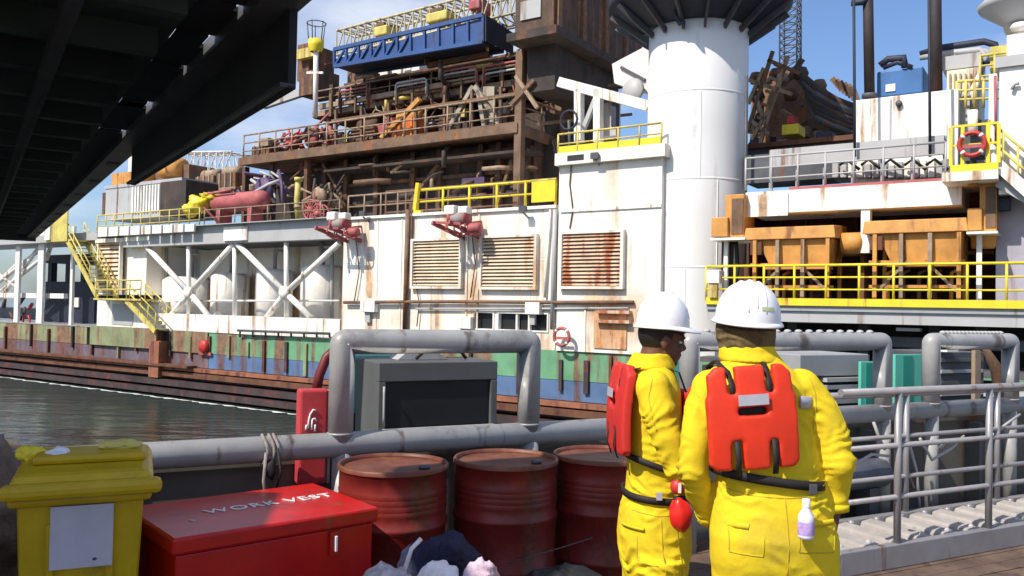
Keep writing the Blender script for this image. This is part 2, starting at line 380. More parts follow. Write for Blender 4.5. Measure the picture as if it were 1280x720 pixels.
# ------------------------------------------------------------------ main white deckhouse (louvre wall)
zd = P(600, 262, 0)[1]            # its roof deck
ZD = zd
dh = T('white_deckhouse', 'white rust stained deckhouse wall carrying two cream louvres, winches and a yellow rail', 'deckhouse')
sa, sb = sx(427), sx(694)
z_lo1, z_lo0 = P(640, 390, 0)[1], P(640, 414, 0)[1]
wl = MB(); wl.box(sa, sb, 0, .3, z_lo1, zd-.12)
segs = [(427, 592), (618, 622), (686, 694)]
for x0, x1 in segs: wl.box(sx(x0), sx(x1), 0, .3, z_lo0, z_lo1)
wl.box(sa, sb, 0, .3, zg0, z_lo0)
wl.box(sa, sa+.3, .3, 9, zg0, zd-.12); wl.box(sb-.3, sb, .3, 9, zg0, zd-.12)
dh.part('wall', wl, m_white)
dh.part('roof', MB().box(sa-.05, sb, -.12, 9, zd-.12, zd), m_white2)
for x0, x1 in ((592, 618), (622, 686)):
    i = dh.part('window', MB().box(sx(x0)+.06, sx(x1)-.06, .18, .22, z_lo0+.05, z_lo1-.05), m_scr)
    f = MB(); a_, b_ = sx(x0)+.002, sx(x1)-.002
    f.box(a_, b_, -.04, .17, z_lo1-.06, z_lo1-.002); f.box(a_, b_, -.04, .17, z_lo0+.002, z_lo0+.06); f.box(a_, a_+.06, -.04, .17, z_lo0+.06, z_lo1-.06); f.box(b_-.06, b_, -.04, .17, z_lo0+.06, z_lo1-.06)
    if x0 == 622:
        for k in (.38, .62): q = a_+(b_-a_)*k; f.box(q-.04, q+.04, .0, .16, z_lo0+.06, z_lo1-.06)
    dh.part('frame', f, m_white2, sub=i)
# seams and stiffeners
for k in range(15): q = sa+(sb-sa)*(k+.5)/15; dh.part('weld_seam', MB().box(q-.012, q+.012, -.006, -.001, z_lo1+.02, zd-.14), m_white2)
for zz in (.33, .62): dh.part('weld_seam', MB().box(sa+.02, sb-.02, -.008, -.0025, zg0+(zd-zg0)*zz, zg0+(zd-zg0)*zz+.025), m_white2)
for xx, dd in ((470, .03), (500, .03), (583, .06), (597, .05)):
    dh.part('wall_stiffener', MB().box(sx(xx)-.03, sx(xx)+.03, -dd, -.002, zg0+.3, zd-.2), m_white)
dh.done()
pg = 'pipes running over the white rig walls'
thing1('wall_pipe', 'brown vertical pipe on the white wall between the truss bay and the first louvre', 'pipe', MB().tube([PV(510, 262, -.15), PV(506, 412, -.15)], .11, 10), m_brown2, pg)
thing1('wall_pipe', 'tall pale grey vertical pipe at the corner between the second and third louvres', 'pipe', MB().tube([PV(694, 262, -.16), PV(692, 330, -.16), PV(690, 412, -.16)], .09, 10), m_lgrey, pg)
thing1('wall_pipe', 'thin pipe sloping beside the right edge of the second louvre', 'pipe', MB().tube([PV(688, 262, -.1), PV(684, 320, -.1), PV(681, 372, -.1)], .05, 8), m_white2, pg)
thing1('wall_pipe', 'thin dark pipe hanging left of the first louvre', 'pipe', MB().tube([PV(515, 262, -.1), PV(514, 342, -.1)], .05, 8), m_brown, pg)
thing1('wall_pipe', 'long horizontal grey pipe under the louvres', 'pipe', MB().tube([PV(430, 378, -.18), PV(560, 377, -.18), PV(690, 378, -.18), PV(792, 378, -.18)], .075, 10), m_brown2, pg)
thing1('wall_pipe', 'second horizontal pipe just below the long one under the louvres', 'pipe', MB().tube([PV(520, 386, -.12), PV(690, 386, -.12), PV(786, 385, -.12)], .045, 8), m_lgrey, pg)
for i, (xx, yy, lb) in enumerate(((459, 381, 'small grey junction box on a bracket left of the brown vertical pipe'), (579, 402, 'white control box beside the dark square window'), (665, 384, 'flat white box under the second louvre'))):
    b_ = MB(); pb(b_, xx-9, xx+9, yy-6, yy+9, -.28, 0); b2 = MB(); pb(b2, xx-3, xx+3, yy+9, yy+22, -.14, 0)
    t = T('junction_box', lb, 'junction box', 'boxes on the white wall'); t.part('box', b_, m_white2, bev=.02); t.part('conduit', b2, m_lgrey); t.done()
# taller block at the column
sc0, sc1 = sx(697), sx(826); zu = P(700, 194, 0)[1]
tb = T('white_tower_block', 'taller white block beside the big column with the rustiest louvre', 'deckhouse')
wz = MB(); wz.box(sc0, sc1, -.08, 8, zg0, zu-.45); tb.part('wall', wz, m_white)
tb.part('roof', MB().box(sc0-.05, sc1+.2, -.35, 8.2, zu-.449, zu), m_white)
tb.part('vent_slot', MB().box(sc0+.5, sc0+1.2, -.36, -.33, zu-.33, zu-.12), m_dark)
tb.part('rib', MB().box(sc0+.1, sc1, -.14, -.082, P(740, 262, 0)[1]-.06, P(740, 262, 0)[1]+.06), m_white2)
tb.part('panel_joint', MB().box(sx(733)-.03, sx(733)+.03, -.12, -.082, zg0, P(733, 385, 0)[1]), m_white2)
dr = MB(); pb(dr, 742, 783, 392, 436, -.13, -.082); tb.part('hatch', dr, M('rust_stained_hatch', (.62, .40, .24), .6, rust=.8, rustcol=(.42, .17, .05), scale=1.5, spots=[(wp(765, 400), (1.3, 1.2), 1)]))
for yy in (388, 400): dr = MB(); pb(dr, 744, 786, yy, yy+4, -.35, -.082); tb.part('drip_ledge', dr, m_louv3)
tb.done()
# louvres
def louvre(x0, x1, y0, y1, d, lab, mat, n=14):
    s0, s1 = sx(x0, d, (y0+y1)/2), sx(x1, d, (y0+y1)/2); xm = (x0+x1)/2; z1, z0 = P(xm, y0, d)[1], P(xm, y1, d)[1]
    t = T('wall_louvre', lab, 'louvre', 'ventilation louvres in the white wall')
    f = MB(); f.box(s0-.12, s0, d-.2, d, z0-.1, z1+.1); f.box(s1, s1+.12, d-.2, d, z0-.1, z1+.1); f.box(s0, s1, d-.2, d, z1, z1+.1); f.box(s0, s1, d-.2, d, z0-.1, z0)
    t.part('frame', f, m_white)
    t.part('recess', MB().box(s0, s1, d-.03, d-.004, z0, z1), m_loub)
    q = MB(); st = (z1-z0)/n
    for k in range(n):
        zc = z0 + st*(k+.5)
        j1, j2 = random.uniform(-.04, .04)*st, random.uniform(-.04, .04)*st
        q.hexa([(s0, d-.15, zc-st*.30+j1), (s1, d-.15, zc-st*.30+j2), (s1, d-.05, zc+st*.30), (s0, d-.05, zc+st*.30),
                (s0, d-.15, zc-st*.16+j1), (s1, d-.15, zc-st*.16+j2), (s1, d-.05, zc+st*.44), (s0, d-.05, zc+st*.44)])
    t.part('slats', q, mat); t.done()
louvre(519, 577, 301, 358, -.01, 'cream louvre with lightly rusted slats right of the brown vertical pipe', m_lou)
louvre(605, 670, 297, 359, -.01, 'cream louvre with brown stained slats under the yellow handrail', m_lou)
louvre(705, 778, 292, 358, -.09, 'louvre with deep orange rust streaks nearest the big column', m_louv3)
louvre(126, 152, 302, 366, .4, 'small louvre in the white wall behind the yellow stair', m_lou, 12)
t = T('hull_valve', 'round red valve housing on the green and blue hull plates below the truss bay', 'valve'); c_ = PV(258, 433, -.02)
t.part('housing', MB().lathe([(0, -.3), (.28, -.3), (.34, -.2), (.34, .1), (0, .1)], c_, 18, 'y'), m_red); t.part('bracket', MB().box(c_[0]-.5, c_[0]+.5, -.12, -.002, c_[2]-.45, c_[2]-.30), m_fred); t.done()
thing1('hull_edge_pipe', 'dark pipe on stubs along the hull edge below the right cross brace', 'pipe', (lambda g: [g.tube([PV(297, 413, -.3), PV(412, 417, -.3)], .06, 8)]+[g.tube([PV(x_, 413.5+(x_-297)*.03, -.3), PV(x_, 421, -.1)], .05, 6) for x_ in range(300, 415, 16)] and g)(MB()), m_dgrey)
for x_, y_, lab in ((560, 262, 'small floodlight on the roof edge left of the middle louvre'), (655, 262, 'small floodlight on the roof edge above the yellow panel'), (745, 196, 'small floodlight on the edge of the tower block roof'), (455, 268, 'small floodlight on the roof edge left of the brown vertical pipe')):
    s_, z_ = P(x_, y_, -.35); t = T('floodlight', lab, 'floodlight', 'floodlights on the white walls'); t.part('lamp_body', MB().hexa([(s_-.16, -.5, z_-.1), (s_+.16, -.5, z_-.1), (s_+.12, -.3, z_-.06), (s_-.12, -.3, z_-.06), (s_-.16, -.5, z_+.14), (s_+.16, -.5, z_+.14), (s_+.12, -.3, z_+.1), (s_-.12, -.3, z_+.1)]), m_dgrey); t.part('bracket', MB().beam((s_, -.4, z_-.12), (s_, -.0, z_-.3), .06, .06), m_grey); t.done()
for pts, lab in ((((520, 300), (518, 340), (524, 380), (521, 408)), 'thin sagging cable down the wall left of the first louvre'), (((590, 292), (594, 330), (588, 372)), 'thin cable between the first two louvres'), (((445, 300), (449, 340), (443, 376)), 'thin cable on the wall under the pink covered winch'), (((715, 196), (712, 230), (716, 262), (712, 286)), 'thin cable on the tower block above the rusty louvre')):
    thing1('wall_cable', lab, 'cable', MB().tube([PV(x_, y_, -.12) for x_, y_ in pts], .025, 6), m_brown, 'thin cables hanging on the white walls')
# life ring on the wall
def ring(c, r, lab, fr=FP, mat=m_red, stand=True):
    t = T('life_ring', lab, 'life ring', 'red life rings on the rig', fr)
    t.part('ring', MB().tube([(c[0]+r*math.cos(a*math.pi/12), c[1], c[2]+r*math.sin(a*math.pi/12)) for a in range(24)], r*.2, 8, closed=True), mat)
    for a in (.785, 2.356, 3.927, 5.498): t.part('band', MB().tube([(c[0]+r*math.cos(a-.12), c[1], c[2]+r*math.sin(a-.12)), (c[0]+r*math.cos(a+.12), c[1], c[2]+r*math.sin(a+.12))], r*.22, 8), m_white2)
    b_ = MB(); b_.beam((c[0]-r*.75, c[1]+.04, c[2]-.05), (c[0]+r*.75, c[1]+.04, c[2]-.05), .03, .10); t.part('bracket', b_, m_fred); return t.done()
c_ = PV(702, 421, -.45); ring(c_, .32, 'faded red life ring low on the white wall right of the dark windows', mat=m_fred)
c_ = PV(1215, 180, -1.75); ring(c_, .31, 'bright red life ring on the yellow frame platform at the upper right')
# yellow rail above the deckhouse
railing('yellow handrail ending in a solid yellow panel above the second louvre', (sx(517), .1, zd), (sx(690), .1, zd), 6, m_yel, 1.0, .055, 1)
t = T('yellow_screen_panel', 'solid bright yellow panel at the right end of the handrail', 'panel')
t.part('panel', MB().box(sx(661), sx(691), .0, .05, zd+.15, zd+.98), m_yel, bev=.02); t.part('rim', MB().box(sx(660), sx(692), -.01, .06, zd+.983, zd+1.05), m_yel2); t.done()
t = T('yellow_gate_post', 'slanted yellow post at the left end of the yellow handrail', 'post')
t.part('post', MB().beam((sx(515), .0, zd-.1), (sx(519), .0, zd+1.3), .18, .14), m_yel); t.part('foot', MB().box(sx(513)-.05, sx(524), -.08, .1, zd+.003, zd+.12), m_yel); t.done()
railing('brown handrail on the deck edge left of the yellow post', (sx(428), .2, zd), (sx(512), .2, zd), 5, m_tan, 1.0, .04, 1)
railing('rusty handrail over the white wall set back behind the winches', (sx(430), 2.6, zd), (sx(600), 2.6, zd), 7, m_brown2, 1.5, .05, 2)
# winches on the wall
def winch(cx, cy, lab, d=-.9):
    s, z = P(cx, cy, d); t = T('davit_winch', lab, 'winch', 'red winches sticking out of the white wall')
    a = t.part('drum', MB().lathe([(0, -.42), (.30, -.42), (.30, -.36), (.17, -.34), (.17, .34), (.30, .36), (.30, .42), (0, .42)], (s, d, z+.15), 20, 'x'), m_fred)
    t.part('rope_coil', MB().lathe([(.17, -.3), (.24, -.28), (.25, 0), (.24, .28), (.17, .3)], (s, d, z+.15), 18, 'x'), m_rope, sub=a)
    for k in (-.42, .42):
        t.part('arm', MB().beam((s+k, .0, z-.55), (s+k-.35, d-.75, z-.05), .12, .16), m_fred)
        t.part('strut', MB().beam((s+k, .0, z+.1), (s+k, d-.2, z-.1), .08, .10), m_fred)
    t.part('cross_bar', MB().beam((s-.85, d-.6, z-.02), (s+.5, d-.55, z-.12), .10, .10), m_fred)
    t.part('motor', MB().lathe([(0, 0), (.2, 0), (.22, .1), (.22, .5), (.12, .56), (0, .56)], (s+.45, d+.1, z-.25), 16, 'x'), m_fred)
    g = MB(); g.box(s-.62, s-.1, d-.25, d+.2, z+.30, z+.68); t.part('cover', g, m_white2, bev=.06)
    g = MB(); g.box(s+.05, s+.5, d-.2, d+.2, z+.32, z+.62); t.part('cover', g, m_white2, bev=.06)
    for k in range(4):
        a0 = Vector((s+random.uniform(-.6, .5), d-.2, z-.1)); t.part('hose', MB().tube([a0, a0+Vector((.15, -.2, -.25)), a0+Vector((.4, .1, -.45)), a0+Vector((.55, .5, -.2))], .04, 7), m_fred)
    t.done()
winch(574, 278, 'red winch with white covers above the gap between the first two louvres')
winch(425, 284, 'red winch with pink covers at the truss end of the white wall')
# ------------------------------------------------------------------ truss bay
tbay = T('truss_bay', 'white cross braced truss bay with shaded recess under the rig deck', 'truss')
s0, s1 = sx(182), sx(426); zb0 = P(300, 418, 0)[1]; zb1_ = P(300, 395, 0)[1]; zt0 = P(300, 303, 0)[1]; zt1 = P(300, 279, 0)[1]
tbay.part('top_girder', MB().box(sx(150), s1-.02, .05, .6, zt0, zt1), m_lgrey)
tbay.part('bottom_girder', MB().box(sx(196), s1-.02, -.05, .7, zg0+.002, zb1_), m_white2)
tbay.part('back_wall', MB().box(s0, s1, 3.4, 3.6, zg0, zt0), m_white)
tbay.part('deck_slab', MB().box(sx(118), s1-.06, -.3, 8, zt1-.0, ZD), m_lgrey)
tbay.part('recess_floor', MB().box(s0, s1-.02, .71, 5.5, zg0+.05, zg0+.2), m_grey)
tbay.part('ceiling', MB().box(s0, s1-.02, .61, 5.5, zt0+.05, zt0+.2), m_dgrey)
def brace(a, b, r=.15, d=.3): return MB().tube([PV(*a, d), PV(*b, d)], r, 10)
X1, X2 = (237, 366), (357, 366)
for a, b in (((183, 308), X1), (X1, (262, 396)), ((293, 304), X1), (X1, (212, 396)), ((296, 304), X2), (X2, (388, 396)), ((424, 304), X2), (X2, (334, 396))):
    tbay.part('diagonal_brace', brace(a, b), m_white2)
for x_ in (236, 293.5, 358): tbay.part('column_post', MB().tube([PV(x_, 303, .35), PV(x_, 396, .35)], .12, 10), m_white2)
for x_ in (196, 208, 402, 415): tbay.part('column_post', MB().tube([PV(x_, 303, 1.8), PV(x_, 400, 1.8)], .10, 8), m_lgrey)
g = MB(); pb(g, 279, 308, 283, 301, -.06, .05); tbay.part('gusset', g, m_white2, bev=.03)
for a in (X1, X2): c_ = PV(*a, .3); tbay.part('node_plate', MB().lathe([(0, -.18), (.3, -.18), (.3, .18), (0, .18)], c_, 14, 'y'), m_white2)
tbay.part('cross_rail', MB().tube([PV(190, 376, .9), PV(424, 376, .9)], .05, 8), m_white2)
tbay.done()
for i, (xa, xb, yt_, lab) in enumerate(((208, 250, 345, 'white storage tank in the recess behind the left cross brace'), (262, 292, 340, 'white storage tank in the recess between the two cross braces'), (317, 348, 335, 'white storage tank behind the left arm of the right cross brace'), (374, 412, 330, 'white storage tank at the right end of the recess'))):
    s_a, s_b = sx(xa, 1.8), sx(xb, 1.8); r_ = (s_b-s_a)/2; zz = P((xa+xb)/2, yt_, 1.8)[1]; zb = zg0+.2
    t = T('storage_tank', lab, 'tank', 'white tanks in the truss bay'); t.part('shell', MB().lathe([(0, 0), (r_, 0), (r_, zz-zb-.25), (r_*.8, zz-zb-.05), (0, zz-zb)], ((s_a+s_b)/2, 2.3, zb), 24), m_white2)
    t.part('pipe', MB().tube([((s_a+s_b)/2, 2.3, zz), ((s_a+s_b)/2, 2.3, zt0-.3), ((s_a+s_b)/2+.6, 2.3, zt0-.3)], .1, 8), m_lgrey)
    t.part('pipe', MB().tube([((s_a+s_b)/2-r_*.5, 2.3-r_, zb+.5), ((s_a+s_b)/2+r_*.8, 2.2-r_, zb+.5)], .07, 8), m_lgrey); t.done()
# deck edge panels of the truss bay
for k in range(9):
    x0 = 122 + k*13.6; g = MB(); pb(g, x0, x0+11.5, 284-k*.5, 296-k*.8, -.42, -.305)
    thing1('edge_panel', ['first', 'second', 'third', 'fourth', 'fifth', 'sixth', 'seventh', 'eighth', 'ninth'][k] + ' from the stair of the small white panels along the deck edge', 'panel', g, m_white2, 'small white panels along the deck edge', bev=.02)
# corner block behind the stair
cb = T('white_corner_block', 'white corner wall behind the yellow stair', 'deckhouse')
g = MB(); pb(g, 119, 183, 300, 368, .6, 5); cb.part('wall', g, m_white); g = MB(); g.box(sx(119), sx(196), .1, 5, zg0+.002, P(150, 376, 0)[1]); cb.part('lower_wall', g, m_white2)
g = MB(); pb(g, 119, 186, 297, 302, .0, 5.2); cb.part('roof', g, m_white2); g = MB(); pb(g, 140, 166, 380, 406, .06, .098); cb.part('hatch', g, m_lgrey); cb.done()
# ------------------------------------------------------------------ left end: frame with columns
lf = T('support_frame', 'white pillars and slanted braces holding the far left walkway', 'frame')
for x0, w_ in ((22, 7), (51, 9), (90, 5)):
    g = MB(); pb(g, x0-w_/2, x0+w_/2-2, 283, 410, .4, .56); lf.part('pillar', g, m_white2)
lf.part('walkway_beam', MB().box(sx(-160), sx(118), .0, 3, P(20, 305, 0)[1], P(20, 296, 0)[1]), m_lgrey)
lf.part('middle_beam', MB().box(sx(-160), sx(62), .82, 1.1, P(20, 372, 0)[1], P(20, 366, 0)[1]), m_white2)
for a, b in (((-60, 300), (22, 360)), ((22, 330), (-20, 370)), ((0, 352), (50, 312)), ((0, 365), (50, 325)), ((52, 305), (-5, 380)), ((58, 325), (66, 300))): lf.part('diagonal_brace', brace(a, b, .13, .95), m_white2)
lf.part('back_mass', MB().box(sx(-160), sx(28), 5, 9, zg0, P(10, 385, 5)[1]), m_dgrey)
lf.done()
t = T('dark_machinery_house', 'dark machinery block under the far left walkway beside the stair', 'machinery')
g = MB(); pb(g, 56, 118, 352, 409, 3, 8); t.part('body', g, m_navy); g = MB(); pb(g, 56, 118, 318, 328, 3, 8); t.part('top_beam', g, m_navy)
for x_ in (62, 84, 103): g = MB(); pb(g, x_-2.2, x_+2.2, 328, 353, 3.0, 3.4); t.part('post', g, m_navy)
g = MB(); pb(g, 88, 98, 372, 384, 2.9, 3.0); t.part('panel', g, m_white2); t.part('hand_wheel', MB().tube([(PV(33, 402, 1)[0]+.45*math.cos(a), 1, PV(33, 402, 1)[2]+.45*math.sin(a)) for a in [k*.5236 for k in range(12)]], .07, 7, closed=True), m_red)
for k in range(10):
    a0 = PV(random.uniform(-5, 50), random.uniform(372, 408), 2.5+random.random()*2); t.part('pipe', MB().tube([a0, (a0[0]+random.uniform(-1, 1), a0[1], a0[2]+random.uniform(-.7, .7))], random.uniform(.06, .16), 7), random.choice((m_dgrey, m_brown, m_red, m_navy)))
t.done()
# stair
def stair(lab, a, b, d0, wd, mat, nst=14, group='yellow stairs at the left end'):
    """a top, b bottom photo points of the near stringer"""
    t = T('metal_stair', lab, 'stair', group); A, B = Vector(PV(*a, d0)), Vector(PV(*b, d0)); o = Vector((0, wd, 0))
    for k in (0, 1): t.part('stringer', MB().beam(A+o*k, B+o*k, .08, .28), mat)
    st = MB()
    for i in range(nst):
        p = A.lerp(B, (i+.5)/nst); st.box(p.x-.14, p.x+.14, p.y, p.y+wd, p.z, p.z+.04)
    t.part('steps', st, mat, kind=None)
    for k in (0, 1):
        for hh in (.55, 1.0): t.part('handrail', MB().tube([A+o*k+Vector((0,0,hh)), B+o*k+Vector((0,0,hh))], .04, 7), mat)
        for i in range(5): p = A.lerp(B, i/4)+o*k; t.part('baluster', MB().tube([p, p+Vector((0,0,1.0))], .035, 6), mat)
    return t.done()
stair('long yellow stair from the far left walkway down to the landing', (82, 297), (122, 372), -.9, 1.1, m_yel2)
stair('short yellow stair from the landing down to the hull deck', (158, 376), (194, 414), -.9, 1.1, m_yel2, 8)
t = T('stair_landing', 'yellow railed landing between the two stairs', 'landing'); zl = P(145, 373, -.9)[1]
t.part('floor', MB().box(sx(118, -.9), sx(177, -.9), -1.0, .08, zl-.1, zl), m_yel2)
for hh in (.5, 1.0): t.part('handrail', MB().tube([(sx(120, -.9), -.95, zl+hh), (sx(176, -.9), -.95, zl+hh)], .04, 7), m_yel2)
for k in range(5): q = sx(120+k*14, -.9); t.part('post', MB().tube([(q, -.95, zl), (q, -.95, zl+1)], .035, 6), m_yel2)
t.done()
t = T('stair_head_platform', 'yellow plated platform at the top of the long stair', 'landing'); g = MB(); pb(g, 57, 84, 262, 302, -1.0, -.95); t.part('side_plate', g, m_yel2); zz = P(70, 300, -.9)[1]
t.part('floor', MB().box(sx(56, -.9), sx(86, -.9), -.94, .3, zz-.1, zz), m_yel2); g = MB(); pb(g, 56, 62, 278, 300, -1.1, -1.0); t.part('white_cap', g, m_white2); t.done()
# deck gear above the truss bay -------------------------------------------------
zk = ZD
railing('long yellow handrail of closely set posts above the small white panels', (sx(122), -.2, ZD), (sx(250), -.2, ZD), 12, m_yel2, .95, .04, 2)
railing('pale brown handrail on the deck over the right cross brace', (sx(256), -.2, ZD), (sx(425), -.2, ZD), 9, m_tan, .8, .03, 1)
t = T('cargo_container', 'grey corrugated cargo container standing on the deck under the overhead bridge', 'container')
g = MB(); pb(g, 132, 226, 230, 272, 2.5, 5.5); t.part('body', g, m_lgrey)
g = MB(); s0c, s1c = sx(164, 2.4, 250), sx(200, 2.4, 250); zc0, zc1 = P(180, 266, 2.4)[1], P(180, 232, 2.4)[1]; n_ = 10
for k in range(n_): q = s0c+(s1c-s0c)*k/n_; g.box(q, q+(s1c-s0c)/n_*.5, 2.42, 2.5, zc0, zc1)
t.part('corrugated_panel', g, m_white2); g = MB(); pb(g, 131, 227, 227, 231, 2.45, 5.6); t.part('top_rail', g, m_lgrey); t.done()
thing1('container', 'dull brown box partly hidden beside the grey container', 'container', pb(MB(), 200, 232, 226, 268, 1.8, 4), m_bdark, bev=.03)
t = T('yellow_tarpaulin', 'crumpled bright yellow tarpaulin heap beside the red tank', 'tarpaulin')
g = MB(); c_ = PV(249, 256, .9); g.ell(c_, (.75, .5, .42), 22, 14, .5, 3); c_ = PV(262, 246, .9); g.ell(c_, (.6, .4, .22), 18, 10, .6, 5); c_ = PV(238, 262, .9); g.ell(c_, (.4, .4, .4), 18, 10, .5, 8); t.part('yellow_tarpaulin', g, m_yel); t.done()
t = T('red_tank', 'long dull red horizontal tank on the deck behind the tan rail', 'tank'); a, b = Vector(PV(268, 256, 1.2)), Vector(PV(333, 256, 1.2)); L_ = b.x-a.x
t.part('shell', MB().lathe([(0, 0), (.3, .05), (.48, .25), (.5, .4), (.5, L_-.4), (.48, L_-.25), (.3, L_-.05), (0, L_)], (a.x, 1.2, a.z+.05), 20, 'x'), m_fred)
for k in (.2, .8): t.part('saddle', MB().box(a.x+L_*k-.15, a.x+L_*k+.15, .8, 1.6, ZD, a.z-.3), m_fred)
t.part('pipe', MB().tube([(a.x+L_*.3, .8, ZD), (a.x-.4, .7, a.z), (a.x-.2, .7, a.z+.5), (a.x+L_*.5, .7, a.z+.62)], .08, 8), m_fred); t.done()
t = T('yellow_vent_post', 'upright yellow pipe post on the deck above the right cross brace', 'post'); a = Vector(PV(373, 276, .6)); b = Vector(PV(373, 224, .6))
t.part('pipe', MB().tube([a, a.lerp(b, .5)+Vector((-.1,0,0)), b], .14, 10), m_yel2); t.part('cap', MB().lathe([(0, .1), (.2, .08), (.2, -.1), (.14, -.1)], b, 12), m_yel2); t.part('clamp', MB().lathe([(.14, 0), (.22, 0), (.22, .12), (.14, .12)], a.lerp(b, .3), 12), m_tan); t.done()
def hose_reel(cx, cy, d, r, lab, mat=m_fred):
    s, z = P(cx, cy, d); t = T('hose_reel', lab, 'hose reel', 'red hose reels'); 
    for k in (0, .3): t.part('wheel', MB().tube([(s+r*math.cos(a), d+k, z+r*math.sin(a)) for a in [q*.3927 for q in range(16)]], r*.10, 6, closed=True), mat)
    sp_ = MB()
    for q in range(6): a = q*math.pi/6; sp_.beam((s-r*math.cos(a), d, z-r*math.sin(a)), (s+r*math.cos(a), d, z+r*math.sin(a)), r*.09, r*.09)
    t.part('spokes', sp_, mat); t.part('hub', MB().lathe([(0, -.1), (r*.3, -.1), (r*.3, .4), (0, .4)], (s, d, z), 14, 'y'), mat); t.done()
hose_reel(397, 267, .8, .45, 'red spoked reel on the deck behind the pink covered winch')
hose_reel(388, 262, 2.0, .5, 'red spoked reel a little behind the first one on the deck')
# ------------------------------------------------------------------ brown drilling package
D3 = 3.0; zB = (P(303, 200, D3)[1] + P(645, 155, D3)[1])/2
def s3(x, d=D3, y=170): return P(x, y, d)[0]
dp = T('drilling_substructure', 'huge dark brown rusty substructure of plated walls, beams and decks above the white walls', 'drilling substructure')
sL, sR = s3(303), s3(646)
dp.part('cantilever_deck', MB().box(sL, sR, D3, 16, zB-.35, zB-.05), m_brown)
dp.part('deck_edge_beam', MB().beam((sL-.1, D3-.08, zB-.15), (sR+.1, D3-.08, zB-.15), .14, .42), m_brown2)
dp.part('side_edge_beam', MB().beam((sR+.08, D3, zB-.2), (sR+.08, 14, zB-.2), .14, .5), m_brown2)
# walls below
sW = s3(385, 4.6); sWR = s3(668, 4.6)
wpn = MB(); wpn.box(sW, sWR, 4.6, 12, ZD, zB-.36); dp.part('plated_wall', wpn, m_bdark)
for x_ in (405, 432, 470, 515, 548, 600, 622, 655):
    dp.part('wall_column', MB().box(s3(x_, 4.2)-.14, s3(x_, 4.2)+.14, 4.25, 4.598, ZD, zB-.36), m_brown)
for zf in (.28, .55, .80): dp.part('wall_girder', MB().box(sW, sWR, 4.35, 4.597, ZD+(zB-ZD)*zf, ZD+(zB-ZD)*zf+.16), m_brown)
dp.part('roof_lip', MB().box(s3(400), sR+.4, D3+.3, 4.6, ZD+(zB-ZD)*.72, ZD+(zB-ZD)*.72+.12), m_bdark)
for a, b in (((515, 250), (548, 205)), ((622, 255), (640, 200)), ((430, 250), (404, 205)), ((655, 250), (640, 205))): dp.part('wall_brace', MB().beam(PV(*a, 4.1), PV(*b, 4.1), .14, .14), m_brown2)
dp.part('left_machinery_wall', MB().box(s3(303, 5), s3(388, 5), 6, 12, ZD, zB-.36), m_bdark)
for x_ in (306, 340, 383): dp.part('wall_column', MB().box(s3(x_, 3.3)-.12, s3(x_, 3.3)+.12, 3.3, 3.6, ZD, zB-.36), m_brown)
for k in range(26):
    x_ = random.uniform(308, 660); y_ = random.uniform(205, 250); a0 = Vector(PV(x_, y_, random.uniform(3.2, 4.1))); L_ = random.uniform(.6, 2.2)
    dv = random.choice((Vector((L_, 0, 0)), Vector((0, 0, L_*.6)), Vector((L_*.7, 0, L_*.4))))
    dp.part('service_pipe', MB().tube([a0, a0+dv*.7, a0+dv+Vector((0, .4, 0))], random.uniform(.05, .13), 7), random.choice((m_brown, m_brown2, m_bdark, m_tan)))
dp.part('purple_box', pb(MB(), 577, 605, 222, 234, 3.6, 4.2), M('dull_violet_paint', (.06, .04, .10), .6, rust=.3))
# upper storeys
zM = (P(420, 139, 5)[1] + P(610, 104, 5)[1])/2
sM0, sM1 = s3(392, 5, 130), s3(655, 5, 110)
dp.part('upper_deck', MB().box(sM0, sM1, 5, 15, zM-.3, zM), m_brown)
dp.part('upper_edge_beam', MB().beam((sM0, 4.95, zM-.1), (sM1, 4.95, zM-.1), .1, .3), m_tan)
dp.part('middle_wall', MB().box(s3(410, 9, 150), s3(640, 9, 130), 9, 15, zB, zM-.3), m_bdark)
for x_ in (412, 455, 500, 560, 608, 640): dp.part('deck_column', MB().beam((s3(x_, 5.3, 140), 5.3, zB-.05), (s3(x_, 5.3, 140), 5.3, zM-.3), .3, .3, (0,1,0)), m_brown2)
zN = P(600, 78, 5)[1]
for x_ in (416, 440, 470, 512, 540, 578, 612, 648): dp.part('deck_column', MB().beam((s3(x_, 5.6, 110), 5.6, zM), (s3(x_, 5.6, 110), 5.6, zN+random.uniform(-.3, .6)), .26, .26, (0,1,0)), m_brown)
dp.part('upper_wall', MB().box(s3(455, 8, 110), s3(610, 8, 90), 8, 14, zM, zN), m_bdark)
dp.part('top_deck', MB().box(s3(430, 5.2, 90), s3(655, 5.2, 80), 5.2, 14, zN, zN+.25), m_brown)
dp.part('crossbeam', MB().beam(PV(400, 134, 4.6), PV(610, 96, 4.6), .2, .25), m_tan)
dp.part('crossbeam', MB().beam(PV(535, 82, 4.6), PV(612, 68, 4.6), .2, .25), m_brown2)
for a, b in (((592, 108), (562, 160)), ((594, 108), (625, 156)), ((598, 112), (606, 158))): dp.part('a_frame_leg', MB().beam(PV(*a, 3.6), PV(*b, 3.6), .2, .2), M('pale_frame', (.34, .30, .24), .6, rust=.4) if a[0] == 592 else bpy.data.materials['pale_frame'])
dp.part('a_frame_plate', MB().prism([P(604, 108, 3.9), P(618, 108, 3.9), P(616, 155, 3.9), P(603, 150, 3.9)], 3.9, 4.1), bpy.data.materials['pale_frame'])
dp.part('orange_brace', MB().beam(PV(525, 124, 3.4), PV(477, 173, 3.4), .22, .22), m_org)
